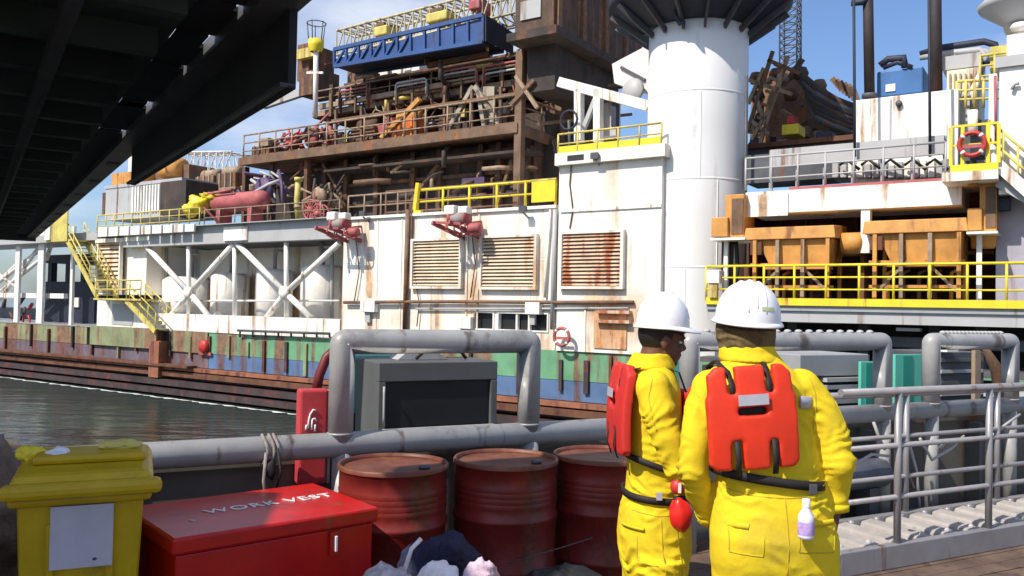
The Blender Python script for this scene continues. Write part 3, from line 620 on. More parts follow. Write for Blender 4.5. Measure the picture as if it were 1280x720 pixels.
for k in range(22):
    x_ = random.uniform(315, 640); y_ = 196-(x_-303)*.14-random.uniform(4, 22); c_ = Vector(PV(x_, y_, random.uniform(3.6, 6))); w_ = random.uniform(.15, .45)
    dp.part('deck_box', MB().box(c_.x-w_, c_.x+w_, c_.y, c_.y+w_, c_.z-w_*.8, c_.z+w_*.6), random.choice((m_brown, m_brown2, m_tan, m_lgrey, m_bdark, m_yel2, m_fred)), bev=.02)
for k in range(18):
    x_ = random.uniform(410, 640); a0 = Vector(PV(x_, random.uniform(96, 120)+(600-x_)*.15, 4.8)); dp.part('hanging_hose', MB().tube([a0, a0+Vector((.3, -.1, -.7)), a0+Vector((.8, 0, -.9)), a0+Vector((1.2, .1, -.3))], .045, 6), random.choice((m_bdark, m_brown, m_tan, m_navy)))
for x_, y_, n_ in ((430, 122, 4), (500, 112, 3), (560, 102, 4), (610, 92, 3), (350, 182, 3), (440, 172, 3), (540, 160, 4)):
    c_ = Vector(PV(x_, y_, 4.4))
    for k in range(n_): z_ = Vector((0, -.05*k, .16*k)); dp.part('pipe_run', MB().tube([c_+z_+Vector((-.2, 0, -.9)), c_+z_+Vector((-.2, 0, -.1)), c_+z_+Vector((-.1, 0, 0)), c_+z_+Vector((1.7, 0, 0)), c_+z_+Vector((1.8, 0, -.1)), c_+z_+Vector((1.8, 0, -.8))], .055, 7), random.choice((m_tan, m_brown2, m_lgrey, m_brown, m_fred)))
    dp.part('pipe_support', MB().beam(c_+Vector((.8, .05, -.9)), c_+Vector((.8, .05, .16*n_)), .1, .1, (0,1,0)), m_brown2)
for x_ in (420, 452, 486, 520, 556, 590, 626): dp.part('frame_post', MB().beam(PV(x_, 206-(x_-303)*.14-6, 3.5), PV(x_, 206-(x_-303)*.14-52, 3.5), .13, .13, (0,1,0)), m_brown2)
dp.part('frame_beam', MB().beam(PV(415, 152, 3.45), PV(645, 118, 3.45), .14, .18), m_brown2)
# right-hand side tower with cabin
sC0, sC1 = s3(644, 2, 30), s3(692, 2, 30); zc0 = P(692, 33, 2)[1]
dp.part('cabin', MB().box(sC0, sC1, 2, 10.5, zc0, zc0+4.5), m_brown)
dp.part('cabin_floor_beam', MB().box(sC0-.3, sC1+.25, 1.8, 11, zc0-.35, zc0-.002), m_bdark)
for k in range(4): dp.part('cabin_rib', MB().box(sC1, sC1+.12, 2.2+k*2.1, 2.5+k*2.1, zc0, zc0+4.5), m_brown2)
dp.part('cabin_window', MB().box(sC0+.3, sC0+1.3, 1.93, 1.998, zc0+.5, zc0+1.3), m_lgrey)
dp.part('underfloor_box', MB().box(sC0, sC1-.5, 3, 9, zc0-2.3, zc0-.36), m_bdark)
dp.part('tower_wall', MB().box(s3(650, 5), s3(680, 5), 5.2, 14, zB, zc0-2.6), m_bdark)
for dd in (3.1, 6.5, 10): dp.part('tower_column', MB().beam((s3(664, 4, 140), dd, ZD), (s3(664, 4, 140), dd, zc0-.4), .35, .35, (0,1,0)), m_brown2)
for k in range(3):
    zz0 = zB + k*1.5; dp.part('tower_brace', MB().beam((s3(668, 3), 3.3, zz0), (s3(700, 3), 9.8, zz0+1.6), .14, .14), m_brown2)
dp.part('tower_brace', MB().beam(PV(640, 130, 2.9), PV(668, 100, 2.9), .16, .16), m_brown2); dp.part('tower_brace', MB().beam(PV(645, 95, 2.9), PV(672, 135, 2.9), .16, .16), m_tan)
dp.part('orange_cabinet', pb(MB(), 682, 700, 76, 106, 3.5, 5), m_org); dp.part('tan_cabinet', pb(MB(), 655, 682, 72, 100, 3.4, 5), m_brown2)
dp.part('lower_side_box', pb(MB(), 668, 697, 175, 232, 5.5, 11), m_bdark)
dp.part('lower_side_box', pb(MB(), 640, 700, 128, 172, 6.5, 11), m_brown)
for k in range(60):
    x_ = random.uniform(400, 700); y_ = random.uniform(62, 128) + (560-x_)*.12; a0 = Vector(PV(x_, max(y_, 40), random.uniform(3.8, 7))); L_ = random.uniform(.5, 2.6)
    dv = random.choice((Vector((L_*1.3, 0, 0)), Vector((0, 0, L_*.6)), Vector((L_, .0, 0)), Vector((0, 0, -L_*.5))))
    if random.random() < .5: dp.part('service_pipe', MB().tube([a0, a0+dv*.6, a0+dv+Vector((0, .5, .1))], random.uniform(.05, .14), 7), random.choice((m_brown, m_brown2, m_tan, m_brown2, m_yel2, m_white2, m_bdark)))
    else: dp.part('small_beam', MB().beam(a0, a0+dv, random.uniform(.08, .2), random.uniform(.08, .2)), random.choice((m_brown, m_brown2, m_tan)))
dp.done()
railing('brown handrail along the lower edge of the big rusty deck', (sL, D3+.1, zB), (sR, D3+.1, zB), 15, m_tan, 1.35, .05, 2, .18, m_brown2)
railing('tan handrail on the side edge of the big rusty deck facing the column', (sR+.05, D3+.2, zB), (sR+.05, 12, zB), 6, m_brown2, 1.3, .05, 2)
railing('tan handrail on the upper storey under the blue truss', (sM0, 5.05, zM), (sM1, 5.05, zM), 11, m_tan, 1.2, .045, 2)
railing('thin brown handrail on the top storey right of the blue truss', (s3(560, 5.2, 80), 5.25, zN+.25), (s3(652, 5.2, 75), 5.25, zN+.25), 6, m_brown2, 1.2, .045, 2)
railing('pale handrail on the cabin roof at the very top', (sC0, 2.0, zc0+1.5), (sC1, 2.0, zc0+1.5), 4, m_white2, 1.1, .05, 1)
# equipment on the brown deck
def equip(name, label, cat, cx, cy, w_, h_, d, mat, mat2, kind):
    """deck machinery: skid, body, drum, pipes"""
    s, z = P(cx, cy, d); t = T(name, label, cat)
    if kind == 'tangle':
        for k in range(22):
            a = Vector((s+random.gauss(0, w_*.3), d+random.uniform(-.4, .4), z+random.gauss(0, h_*.25))); q = Vector((random.uniform(-1, 1), random.uniform(-.4, .4), random.uniform(-1, 1))).normalized()*random.uniform(.4, 1.0)*w_*.5
            t.part('bent_pipe', MB().tube([a-q, a+Vector((.1, 0, .1)), a+q], random.uniform(.05, .11), 6), random.choice((mat, mat2)))
        t.part('flange', MB().lathe([(0, 0), (w_*.25, 0), (w_*.25, .2), (0, .2)], (s, d-.4, z), 14, 'y'), mat)
    else:
        b_ = MB(); b_.box(s-w_/2, s+w_/2, d, d+1.5, z-h_/2, z+h_*.25); t.part('body', b_, mat, bev=.05)
        t.part('skid', MB().box(s-w_*.6, s+w_*.6, d-.1, d+1.6, z-h_/2-.15, z-h_/2-.002), mat2)
        t.part('drum', MB().lathe([(0, 0), (h_*.3, 0), (h_*.3, w_*.8), (0, w_*.8)], (s-w_*.4, d+.6, z+h_*.35), 16, 'x'), mat2)
        for k in (-1, 0, 1): t.part('rib', MB().box(s+k*w_*.3-.05, s+k*w_*.3+.05, d-.06, d-.002, z-h_/2, z+h_*.25), mat2)
    return t.done()
equip('pipe_manifold', 'tangle of faded red pipes on the left of the rusty deck', 'manifold', 395, 175, 1.9, 1.7, 3.9, m_fred, m_brown2, 'tangle')
equip('pipe_manifold', 'small red pipe cluster left of the bigger red tangle on the rusty deck', 'manifold', 368, 178, 1.1, 1.0, 3.9, m_red, m_fred, 'tangle')
equip('pipe_manifold', 'brown and purple pipe clutter above the red tank', 'manifold', 335, 238, 2.6, 1.5, 2.6, M('dusky_purple_paint', (.10, .06, .13), .6, rust=.4), m_lgrey, 'tangle')
equip('pipe_manifold', 'pale pipe clutter under the rusty deck over the hose reels', 'manifold', 405, 245, 1.8, 1.0, 3.2, m_tan, m_bdark, 'tangle')
equip('pump_unit', 'bright orange red pump unit on the rusty deck behind the slanted orange brace', 'pump', 505, 158, 1.7, 1.5, 4.2, M('bright_orange_paint', (.62, .14, .03), .5, rust=.2), m_org, 'box')
equip('pump_unit', 'brown pump unit left of the orange one', 'pump', 452, 165, 1.6, 1.2, 4.4, m_brown2, m_brown, 'box')
equip('pump_unit', 'dark brown skid under the pale a-frame legs', 'pump', 566, 150, 1.8, 1.1, 5.0, m_bdark, m_brown, 'box')
equip('pump_unit', 'rusty winch unit at the left end of the rusty deck', 'pump', 325, 188, 1.5, 1.1, 4.2, m_brown, m_brown2, 'box')
for cx, cy, w_, h_, lab in ((487, 88, 28, 13, 'long white cabinet under the blue truss'), (514, 90, 20, 24, 'upright white cabinet under the blue truss'), (445, 98, 22, 24, 'dull grey brown cabinet left of the white cabinets')):
    t = T('control_cabinet', lab, 'cabinet', 'cabinets under the blue truss'); g = MB(); pb(g, cx-w_/2, cx+w_/2, cy-h_/2, cy+h_/2, 5.8, 7); mt = m_brown2 if cx == 445 else m_white2
    t.part('body', g, mt, bev=.03); g = MB(); pb(g, cx-w_*.42, cx-w_*.05, cy-h_*.4, cy+h_*.4, 5.74, 5.797); t.part('door', g, mt); g = MB(); pb(g, cx-w_/2-.5, cx+w_/2+.5, cy+h_*.5, cy+h_*.5+3, 5.7, 7.1); t.part('base', g, m_brown); t.done()
# blue truss
m_boom = M('sandy_boom_paint', (.50, .44, .28), .6, vary=.2, scale=2, rust=.3)
bt = T('blue_truss_walkway', 'blue box girder walkway sloping across the top of the brown structure', 'walkway'); dB = 3.2
A0, A1, B0, B1 = Vector(PV(418, 62, dB)), Vector(PV(418, 83, dB)), Vector(PV(604, 19, dB)), Vector(PV(604, 52, dB)); off = Vector((0, 1.6, 0))
for o_ in (Vector(), off):
    bt.part('top_chord', MB().beam(A0+o_, B0+o_, .18, .18), m_blue); bt.part('bottom_chord', MB().beam(A1+o_, B1+o_, .18, .18), m_blue)
N_ = 11
for i in range(N_+1):
    u_ = i/N_; bt.part('post', MB().beam(A1.lerp(B1, u_), A0.lerp(B0, u_), .12, .12, (0,1,0)), m_blue)
for i in range(6): bt.part('diagonal', MB().beam(A1.lerp(B1, i/N_), A0.lerp(B0, (i+1)/N_), .10, .10, (0,1,0)), m_blue)
pl = MB(); pl.hexa([A1+Vector((0,.05,0)), B1+Vector((0,.05,0)), B1+Vector((0,.09,0)), A1+Vector((0,.09,0)), A0.lerp(A1, .55)+Vector((0,.05,0)), B0+Vector((0,.05,-.1)), B0+Vector((0,.09,-.1)), A0.lerp(A1, .55)+Vector((0,.09,0))]); bt.part('side_plate', pl, m_blue)
pl = MB(); pl.hexa([A1+Vector((0,.1,-.02)), B1+Vector((0,.1,-.02)), B1+off+Vector((0,0,-.02)), A1+off+Vector((0,0,-.02)), A1+Vector((0,.1,.05)), B1+Vector((0,.1,.05)), B1+off+Vector((0,0,.05)), A1+off+Vector((0,0,.05))]); bt.part('floor', pl, m_navy)
ev = MB(); ev.hexa([B1+Vector((.1,0,0)), B1+Vector((.16,0,0)), B1+off*1.4+Vector((.16,0,0)), B1+off*1.4+Vector((.1,0,0)), B0+Vector((.1,0,0)), B0+Vector((.16,0,0)), B0+off*1.4+Vector((.16,0,-.2)), B0+off*1.4+Vector((.1,0,-.2))]); bt.part('end_plate', ev, m_navy)
bt.done()
# crane boom / far lattice above the blue truss
def lattice(name, label, cat, a, b, w_, n, mat, r=.06, group=None, fr=FP, upv=(0,0,1)):
    a, b = Vector(a), Vector(b); t_ = (b-a).normalized(); x_ = t_.cross(Vector(upv)).normalized(); y_ = x_.cross(t_)
    th = T(name, label, cat, group, fr); cs = [(x_*i+y_*j)*w_/2 for i, j in ((-1,-1),(1,-1),(1,1),(-1,1))]
    for c_ in cs: th.part('chord', MB().tube([a+c_, b+c_], r, 6), mat)
    br = MB()
    for i in range(n):
        p0, p1 = a.lerp(b, i/n), a.lerp(b, (i+1)/n)
        for k in range(4):
            br.tube([p0+cs[k], p1+cs[(k+1) % 4]], r*.6, 5, False); br.tube([p0+cs[k], p0+cs[(k+1) % 4]], r*.6, 5, False)
    th.part('lacing', br, mat); return th.done()
lattice('crane_boom', 'pale lattice boom lying above the blue truss against the sky', 'crane boom', PV(432, 58, 9), PV(660, 2, 9), 1.5, 22, m_boom, .07)
for x_, y_, w_, m_, lab in ((545, 20, 26, m_yel2, 'faded yellow crane cab on the boom above the middle of the blue truss'), (475, 38, 16, m_yel2, 'small faded yellow block on the boom near its left end'), (592, 5, 14, m_fred, 'pinkish red drum at the top of the frame above the blue truss')):
    t = T('crane_block', lab, 'crane block', 'blocks on the far boom'); g = MB(); pb(g, x_-w_/2, x_+w_/2, y_-6, y_+6, 8.0, 9.4); t.part('body', g, m_, bev=.08); g = MB(); pb(g, x_-w_*.3, x_+w_*.3, y_-10, y_-6.2, 8.2, 9.2); t.part('cap', g, m_brown2); t.done()
# vent pipe with yellow basket
t = T('vent_mast', 'slim white vent mast with a yellow basket left of the blue truss', 'mast'); a, b = Vector(PV(395, 112, 4)), Vector(PV(395, 58, 4))
t.part('pole', MB().tube([a-Vector((0,0,1.5)), b], .13, 10), m_white2); t.part('basket', MB().lathe([(.3, -.3), (.42, .0), (.42, .35), (.36, .35), (.36, 0), (.2, -.25)], b, 16), m_yel); t.part('cross_arm', MB().beam(PV(384, 91, 4), PV(404, 91, 4), .1, .12), m_white2)
for k in range(5): a_ = k*1.257; t.part('antenna', MB().tube([b+Vector((.4*math.cos(a_), .4*math.sin(a_), .3)), b+Vector((.5*math.cos(a_), .5*math.sin(a_), 1.3))], .03, 5), m_dgrey)
t.part('ring', MB().tube([b+Vector((.52*math.cos(q*.6283), .52*math.sin(q*.6283), 1.25)) for q in range(10)], .03, 5, closed=True), m_dgrey); t.done()
t = T('deck_crane_cab', 'rusty brown and yellow crane base left of the vent mast', 'crane'); g = MB(); pb(g, 372, 386, 55, 100, 6, 8); t.part('tower', g, m_brown); g = MB(); pb(g, 370, 392, 60, 72, 5.6, 6); t.part('walkway', g, m_yel2); t.part('boom', MB().beam(PV(390, 112, 6), PV(330, 132, 6), .3, .4), m_lgrey); t.part('counterweight', pb(MB(), 374, 398, 88, 118, 5.4, 7), m_brown); t.done()
# clutter left of the brown structure (behind the bridge fascia)
lattice('lattice_girder', 'white lattice girder behind the deck just under the patch of sky', 'girder', PV(228, 205, 8), PV(300, 205, 8), 1.4, 8, m_white2, .06)
t = T('tan_winch_house', 'tan rusty winch house left of the brown structure under the overhead bridge', 'machinery'); g = MB(); pb(g, 190, 236, 208, 232, 6, 9); t.part('body', g, m_brown2); g = MB(); pb(g, 140, 176, 215, 232, 5, 8); t.part('roof_box', g, m_org)
t.part('drum', MB().lathe([(0, 0), (.6, 0), (.6, 2), (0, 2)], PV(205, 212, 6), 16, 'x'), m_org); t.part('mast', pb(MB(), 160, 172, 196, 240, 5.5, 6.2), m_white2); t.part('base', pb(MB(), 128, 300, 232, 262, 7, 11), m_brown); t.done()
for k, (xx, yy) in enumerate(((255, 226), (282, 222), (300, 245))):
    equip('deck_machine', ('tan deck machine behind the yellow tarpaulin', 'brown deck machine under the white lattice girder', 'dark machine beside the red tank under the rusty deck')[k], 'machine', xx, yy, 1.8, 1.2, 5, (m_brown2, m_brown, m_bdark)[k], m_tan, 'box')
# ------------------------------------------------------------------ white crane parts beside the column
zW = zu
railing('yellow handrail with yellow toe board on the roof of the tower block', (sc0, -.2, zW), (sc1, -.2, zW), 6, m_yel2, .75, .04, 1, .28, m_yel)
t = T('white_gantry_beam', 'white slanted beam on white legs left of the column above the yellow toe board', 'gantry')
t.part('beam', MB().beam(PV(700, 103, 3), PV(812, 133, 3), .35, .40), m_white2)
for x_ in (724, 748): t.part('leg', MB().beam(PV(x_, 112, 3), PV(x_, 178, 3), .3, .35, (0,1,0)), m_white2)
t.part('brace', MB().beam(PV(728, 165, 3), PV(746, 120, 3), .18, .18), m_lgrey); t.part('panel', pb(MB(), 752, 770, 128, 170, 3.4, 3.8), m_lgrey)
t.part('dark_post', pb(MB(), 764, 770, 128, 158, 3.0, 3.3), m_navy)
t.part('head_plate', MB().prism([P(765, 80, 4), P(812, 55, 4), P(812, 118, 4), P(768, 104, 4)], 4, 4.5), M('pink_white_paint', (.72, .66, .66), .5, rust=.15))
t.part('slot', MB().beam(PV(776, 84, 3.95), PV(806, 100, 3.95), .08, .12), m_dgrey); t.part('sheave', MB().lathe([(.0, 0), (.45, 0), (.5, .1), (.45, .2), (0, .2)], PV(790, 112, 3.6), 18, 'y'), m_lgrey); t.done()
t = T('deck_valve_stand', 'yellowish valve clutter and black wheel behind the yellow rail', 'valves'); c_ = PV(711, 150, 2.4)
t.part('hand_wheel', MB().tube([(c_[0]+.4*math.cos(q*.5236), 2.4, c_[2]+.4*math.sin(q*.5236)) for q in range(12)], .05, 6, closed=True), m_navy); t.part('stem', MB().tube([c_, (c_[0], 2.6, zW)], .06, 6), m_dgrey)
for k in range(6): x_ = 706+k*9; t.part('valve', MB().lathe([(0, 0), (.2, 0), (.25, .3), (.12, .5), (0, .5)], (s3(x_, 2, 170), 2, zW), 10), random.choice((m_brown2, m_yel2, m_navy))); 
t.done()
# ------------------------------------------------------------------ big column
cc = Vector(PV(868, 380, 1.9)); dist = (FP @ cc).y; RC = 61.5/F*dist
col = T('jackup_leg_column', 'huge white cylindrical leg rising through the rig behind the two workers', 'column')
zD0, zD1 = P(868, 44, 1.9)[1], P(868, 14, 1.9)[1]
col.part('shell', MB().lathe([(RC, -4), (RC, .0), (RC, 8), (RC, zD0+6), (0, zD0+6)], (cc.x, cc.y, 0), 96), m_col)
RD = 113/F*dist
disc = MB().lathe([(RC+.01, zD0), (RC+.25, zD0+.02), (RD-.1, zD1-.1), (RD, zD1+.0), (RD, zD1+.28), (RC+.01, zD1+.3)], (cc.x, cc.y, 0), 64)
i = col.part('collar_platform', disc, m_navy)
for k in range(16):
    a = k*math.pi/8+.1; e = Vector((math.cos(a), math.sin(a), 0)); col.part('bracket', MB().beam(cc*1+e*(RC+.02)+Vector((0,0,zD0-cc.z-.28)), cc+e*(RD-.1)+Vector((0,0,zD1-cc.z-.2)), .08, .22), m_dgrey, sub=i)
col.part('platform_rail', MB().tube([(cc.x+(RD+.05)*math.cos(q*.19635), cc.y+(RD+.05)*math.sin(q*.19635), zD1+1.1) for q in range(32)], .05, 6, closed=True), m_lgrey)
wr = MB()
for zz in (3.2, 6.3, 9.4): wr.lathe([(RC+.001, zz), (RC+.012, zz+.02), (RC+.012, zz+.06), (RC+.001, zz+.08)], (cc.x, cc.y, 0), 96)
col.part('weld_seam', wr, m_col)
for a_, z0_, z1_ in ((4.4, 3.25, 6.28), (5.15, 6.35, 9.38), (4.05, .2, 3.18), (4.9, .2, 3.18), (3.9, 6.35, 9.38), (5.5, 3.25, 6.28)): col.part('vertical_seam', MB().beam((cc.x+(RC+.003)*math.cos(a_), cc.y+(RC+.003)*math.sin(a_), z0_), (cc.x+(RC+.003)*math.cos(a_), cc.y+(RC+.003)*math.sin(a_), z1_), .04, .02), m_col)
col.part('hook', MB().tube([PV(846, 10, -.3), PV(844, 20, -.35), PV(850, 30, -.3), PV(856, 26, -.25)], .08, 8), m_navy)
col.part('side_pipe', MB().tube([PV(933, 95, 1.2), PV(932, 200, 1.2), PV(931, 330, 1.2)], .06, 8), m_dgrey)
col.done()
# ------------------------------------------------------------------ right-hand platform
DR = -1.4
def sr_(x, d=DR, y=300): return P(x, y, d)[0]
zf = P(1080, 378, DR)[1]; zbm0 = P(1060, 262, -.6)[1]; zbm1 = P(1060, 233, -.6)[1]
rp_ = T('side_platform', 'open bay with a white canopy beam and dark rust red interior right of the column', 'platform')
a0, a1 = sr_(884), sr_(1480)
rp_.part('floor', MB().box(a0, a1, DR+.02, 6, zf-.28, zf-.02), m_grey)
rp_.part('yellow_edge', MB().box(a0, a1, DR-.06, DR+.018, zf-.12, zf+.10), m_yel)
rp_.part('under_beam', MB().box(a0, a1, DR+.1, DR+.5, zf-.62, zf-.285), m_lgrey)
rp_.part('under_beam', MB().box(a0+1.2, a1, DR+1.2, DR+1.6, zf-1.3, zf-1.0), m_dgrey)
rp_.part('back_wall', MB().box(sr_(925, 4.5), a1+1, 4.5, 4.8, zf, zbm1), m_orgd)
rp_.part('left_wall', MB().box(sr_(928, 1)-.1, sr_(928, 1)+.1, 1.5, 4.5, zf, zbm1), m_orgd)
rp_.part('canopy_beam', MB().box(sr_(932, -.6, 250), sr_(1202, -.6, 240), -.6, 1.6, zbm0, zbm1), m_white2)
rp_.part('canopy_patch', MB().box(sr_(932, -.65, 250), sr_(985, -.65, 240), -.66, -.602, zbm0-.1, zbm1-.1), m_white2)
rp_.part('canopy_roof', MB().box(sr_(930, 1, 240), a1, 1.6, 6, zbm1-.3, zbm1), m_fred)
rp_.part('canopy_trim', MB().box(sr_(985, -.6, 232), sr_(1190, -.6, 225), -.5, 1.6, zbm1+.003, zbm1+.1), m_fred)
rp_.part('centre_post', pb(MB(), 1076, 1087, 258, 316, -.55, -.2), m_white2)
rp_.part('inner_partition', MB().box(sr_(1078, 0)-.06, sr_(1078, 0)+.06, 0, 4.5, zf, zbm0), m_orgd)
for k in range(9):
    x_ = 940+k*32; rp_.part('back_girder', MB().box(sr_(x_, 4.2), sr_(x_+4, 4.2), 4.3, 4.498, zf, zbm1-.3), m_brown)
for zz in (.9, 1.7): rp_.part('back_shelf', MB().box(sr_(932, 3.6), sr_(1240, 3.6), 3.7, 4.3, zf+zz, zf+zz+.1), m_org)
for x_ in (905, 985, 1075, 1165, 1225, 1300): g = MB(); g.box(sr_(x_, 0)-.15, sr_(x_, 0)+.15, .6, .9, zg0, zf-.285); rp_.part('under_column', g, m_dgrey)
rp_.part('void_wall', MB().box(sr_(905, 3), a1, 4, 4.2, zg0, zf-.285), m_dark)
for x0, x1, yy in ((985, 1048, 400), (1160, 1215, 402), (1005, 1060, 392), (1120, 1150, 410)): rp_.part('under_beam', pb(MB(), x0, x1, yy, yy+4, -.9, -.5), m_lgrey)
rp_.part('right_grey_wall', MB().box(sr_(1246, 0, 300), a1, -.3, 3, zf, P(1260, 232, 0)[1]), M('lilac_grey_paint', (.36, .34, .40), .6, vary=.15, scale=1, rust=.2))
rp_.done()
railing('long yellow guard rail in front of the orange hoppers', (a0, DR-.02, zf), (a1, DR-.02, zf), 14, m_yel, 1.1, .04, 2)
# hoppers
def hopper(x0, x1, ytop, lab):
    d = -.95; s0, s1 = sr_(x0, d, 330), sr_(x1, d, 330); zt_ = P((x0+x1)/2, ytop, d)[1]; W = s1-s0; H = zt_-zf
    t = T('shaker_hopper', lab, 'hopper', 'ochre hoppers under the canopy')
    t.part('hood', MB().hexa([(s0-.15, d-.25, zt_-.38), (s1+.1, d-.25, zt_-.38), (s1+.1, d+1.5, zt_-.32), (s0-.15, d+1.5, zt_-.32), (s0-.1, d-.2, zt_), (s1+.05, d-.2, zt_), (s1+.05, d+1.5, zt_+.12), (s0-.1, d+1.5, zt_+.12)]), m_org, bev=.02)
    t.part('hopper_body', MB().hexa([(s0+.24*W, d-.02, zt_-.38-H*.34), (s1-.06*W, d-.02, zt_-.38-H*.34), (s1-.06*W, d+1.3, zt_-.38-H*.34), (s0+.24*W, d+1.3, zt_-.38-H*.34), (s0+.10*W, d-.08, zt_-.383), (s1-.01*W, d-.08, zt_-.383), (s1-.01*W, d+1.4, zt_-.383), (s0+.10*W, d+1.4, zt_-.383)]), m_org)
    t.part('discharge_lip', MB().box(s0+.2*W, s1-.05*W, d-.12, d+.5, zt_-.52-H*.34, zt_-.385-H*.34), m_org)
    t.part('motor', MB().lathe([(0, 0), (.33, 0), (.33, .55), (.2, .62), (0, .62)], (s1+.12, d+.6, zt_-.5), 18, 'x'), m_org)
    for k in (.08, .36, .66, .95): t.part('leg', MB().beam((s0+W*k, d-.19, zf), (s0+W*k, d-.19, zt_-.4), .11, .11, (0,1,0)), m_tan if k in (.36, .66) else m_org)
    for k in (.08, .95): t.part('leg', MB().beam((s0+W*k, d+1.4, zf), (s0+W*k, d+1.4, zt_-.4), .11, .11, (0,1,0)), m_org)
    t.part('brace', MB().beam((s0+W*.10, d-.0, zf+.35), (s0+W*.42, d-.0, zt_-.45-H*.3), .08, .08, (0,1,0)), m_tan); t.part('brace', MB().beam((s0+W*.92, d-.0, zf+.35), (s0+W*.60, d-.0, zt_-.45-H*.3), .08, .08, (0,1,0)), m_tan)
    for zz in (.2, .5): t.part('cross_bar', MB().beam((s0, d+.02, zf+zz*H), (s1, d+.02, zf+zz*H), .06, .09), m_org)
    for k in range(5): t.part('valve_pipe', MB().tube([(s0+W*(.15+.17*k), d+.9, zf+.1), (s0+W*(.15+.17*k), d+.9, zf+H*.38), (s0+W*(.22+.17*k), d+.9, zf+H*.42)], .06, 6), random.choice((m_orgd, m_org, m_brown2)))
    t.part('control_box', MB().box(s0+.02*W, s0+.16*W, d-.2, d+.05, zt_-.85, zt_-.45), m_orgd)
    t.done()
hopper(938, 1042, 284, 'ochre orange hopper under the canopy just right of the column')
hopper(1086, 1206, 275, 'ochre orange hopper under the canopy right of the white centre post')
def cabinet(x0, x1, y0, y1, d, lab, sgn):
    t = T('lift_cabinet', lab, 'cabinet', 'tall ochre cabinets at the ends of the canopy'); xm = (x0+x1)/2
    g = MB(); pb(g, x0+(x1-x0)*.42, x1, y0, y1-3, d, d+1.1); t.part('column_box', g, m_org, bev=.02)
    g = MB(); pb(g, x0+(x1-x0)*.62, x1-1.5, y0+5, y1-8, d-.04, d-.002); t.part('panel', g, m_brown2)
    g = MB(); pb(g, x0, x0+(x1-x0)*.5, y0+(y1-y0)*.5, y1-4, d-.15, d+.8); t.part('gear_box', g, m_org, bev=.03)
    g = MB(); pb(g, x0-1, x1+1, y1-3, y1, d-.3, d+1.2); t.part('base_plate', g, m_white2)
    zz = P(xm, y1, d)[1]; sm_ = sr_(xm-4, d, y1); t.part('leg', MB().beam((sm_, d+.2, zf), (sm_, d+.2, zz), .13, .13, (0,1,0)), m_white2); t.done()
cabinet(889, 930, 243, 300, -1.0, 'ochre cabinet on a white leg touching the right side of the column', 1)
cabinet(1209, 1246, 228, 292, -1.0, 'ochre cabinet on a white leg at the right end of the canopy', 1)
thing1('cable_bundle', 'dark cable bundle hanging under the cabinet beside the column', 'cables', (lambda g: [g.tube([PV(905+k*5, 300, -.6), PV(904+k*5+(k % 2)*3, 335, -.6), PV(906+k*4, 366, -.6)], .07, 6) for k in range(4)] and g)(MB()), m_dark)
t = T('white_locker', 'small white locker with yellow straps at the left end of the yellow rail', 'locker'); t.part('body', pb(MB(), 883, 899, 338, 354, DR-.2, DR+.3), m_white2, bev=.02); t.part('strap', pb(MB(), 886, 896, 354.5, 372, DR-.15, DR), m_yel2); t.done()
# upper deck right
zU = zbm1
railing('grey guard rail on the canopy roof in front of pale machinery', (sr_(932, -.3, 230), -.3, zU+.12), (sr_(1182, -.3, 215), -.3, zU+.12), 8, m_lgrey, 1.05, .035, 2)
t = T('wind_screen', 'long plain grey screen panel above the canopy rail', 'screen'); sA, sB = sr_(962, .2, 200), sr_(1180, .2, 190); zA, zB2 = P(1070, 200, .2)[1], P(1070, 178, .2)[1]
t.part('panel', MB().box(sA, sB, .2, .3, zA, zB2), m_lgrey)
for k in range(7): q = sA+(sB-sA)*k/6; t.part('stanchion', MB().beam((q, .38, zU), (q, .38, zB2), .1, .1, (0,1,0)), m_grey)
t.done()
t = T('pale_machinery', 'pale and dark machinery row behind the canopy rail', 'machinery')
for k in range(15):
    x_ = 1040+k*10; g = MB(); pb(g, x_, x_+8, 201+random.uniform(-3, 5), 222, 1.2, 2.4); t.part('unit', g, random.choice((m_lgrey, m_white2, m_white2, m_lgrey)), bev=.03)
for k in range(5): x_ = 1050+k*27; a = Vector(PV(x_, 206, 1.0)); t.part('hose', MB().tube([a, a+Vector((.25, -.2, .12)), a+Vector((.6, 0, -.2))], .05, 6), m_dgrey)
t.part('dark_store', pb(MB(), 932, 1040, 190, 226, 1.6, 3), m_dgrey)
t.part('deck_plate', MB().box(sr_(932, .5), a1, .5, 8, zU+.003, zU+.1), m_dgrey); t.done()
# white box, blue tank
zU1 = zU + .1
t = T('white_equipment_house', 'plain white rectangular house above the grey screen panel', 'housing'); d = 1.5
sA, sB = sr_(1067, d, 150), sr_(1198, d, 150); zz1 = P(1125, 119, d)[1]
t.part('body', MB().box(sA, sB, d, d+4, zU1, zz1), m_white2, bev=.03); q = sr_(1113, d, 150); t.part('panel_joint', MB().box(q-.025, q+.025, d-.03, d-.002, zA+.2, zz1-.1), m_lgrey)
t.part('lamp', MB().lathe([(0, -.12), (.1, -.12), (.1, 0)], (sr_(1124, d, 140), d, P(1124, 130, d)[1]), 10, 'y'), m_dgrey); t.done()
t = T('blue_tank', 'blue rectangular tank with a small white plate on top of the white house', 'tank'); d = 3.0
g = MB(); pb(g, 1096, 1154, 86, 119, d, d+2); t.part('body', g, m_blue2, bev=.05); g = MB(); pb(g, 1107, 1119, 105, 114, d-.04, d-.002); t.part('plate', g, m_white2)
t.part('top_pipe', MB().tube([PV(1100, 82, d), PV(1110, 74, d), PV(1130, 72, d), PV(1131, 84, d)], .12, 8), m_navy); t.part('top_pipe', MB().tube([PV(1104, 85, d), PV(1122, 78, d), PV(1140, 84, d)], .08, 8), m_navy)
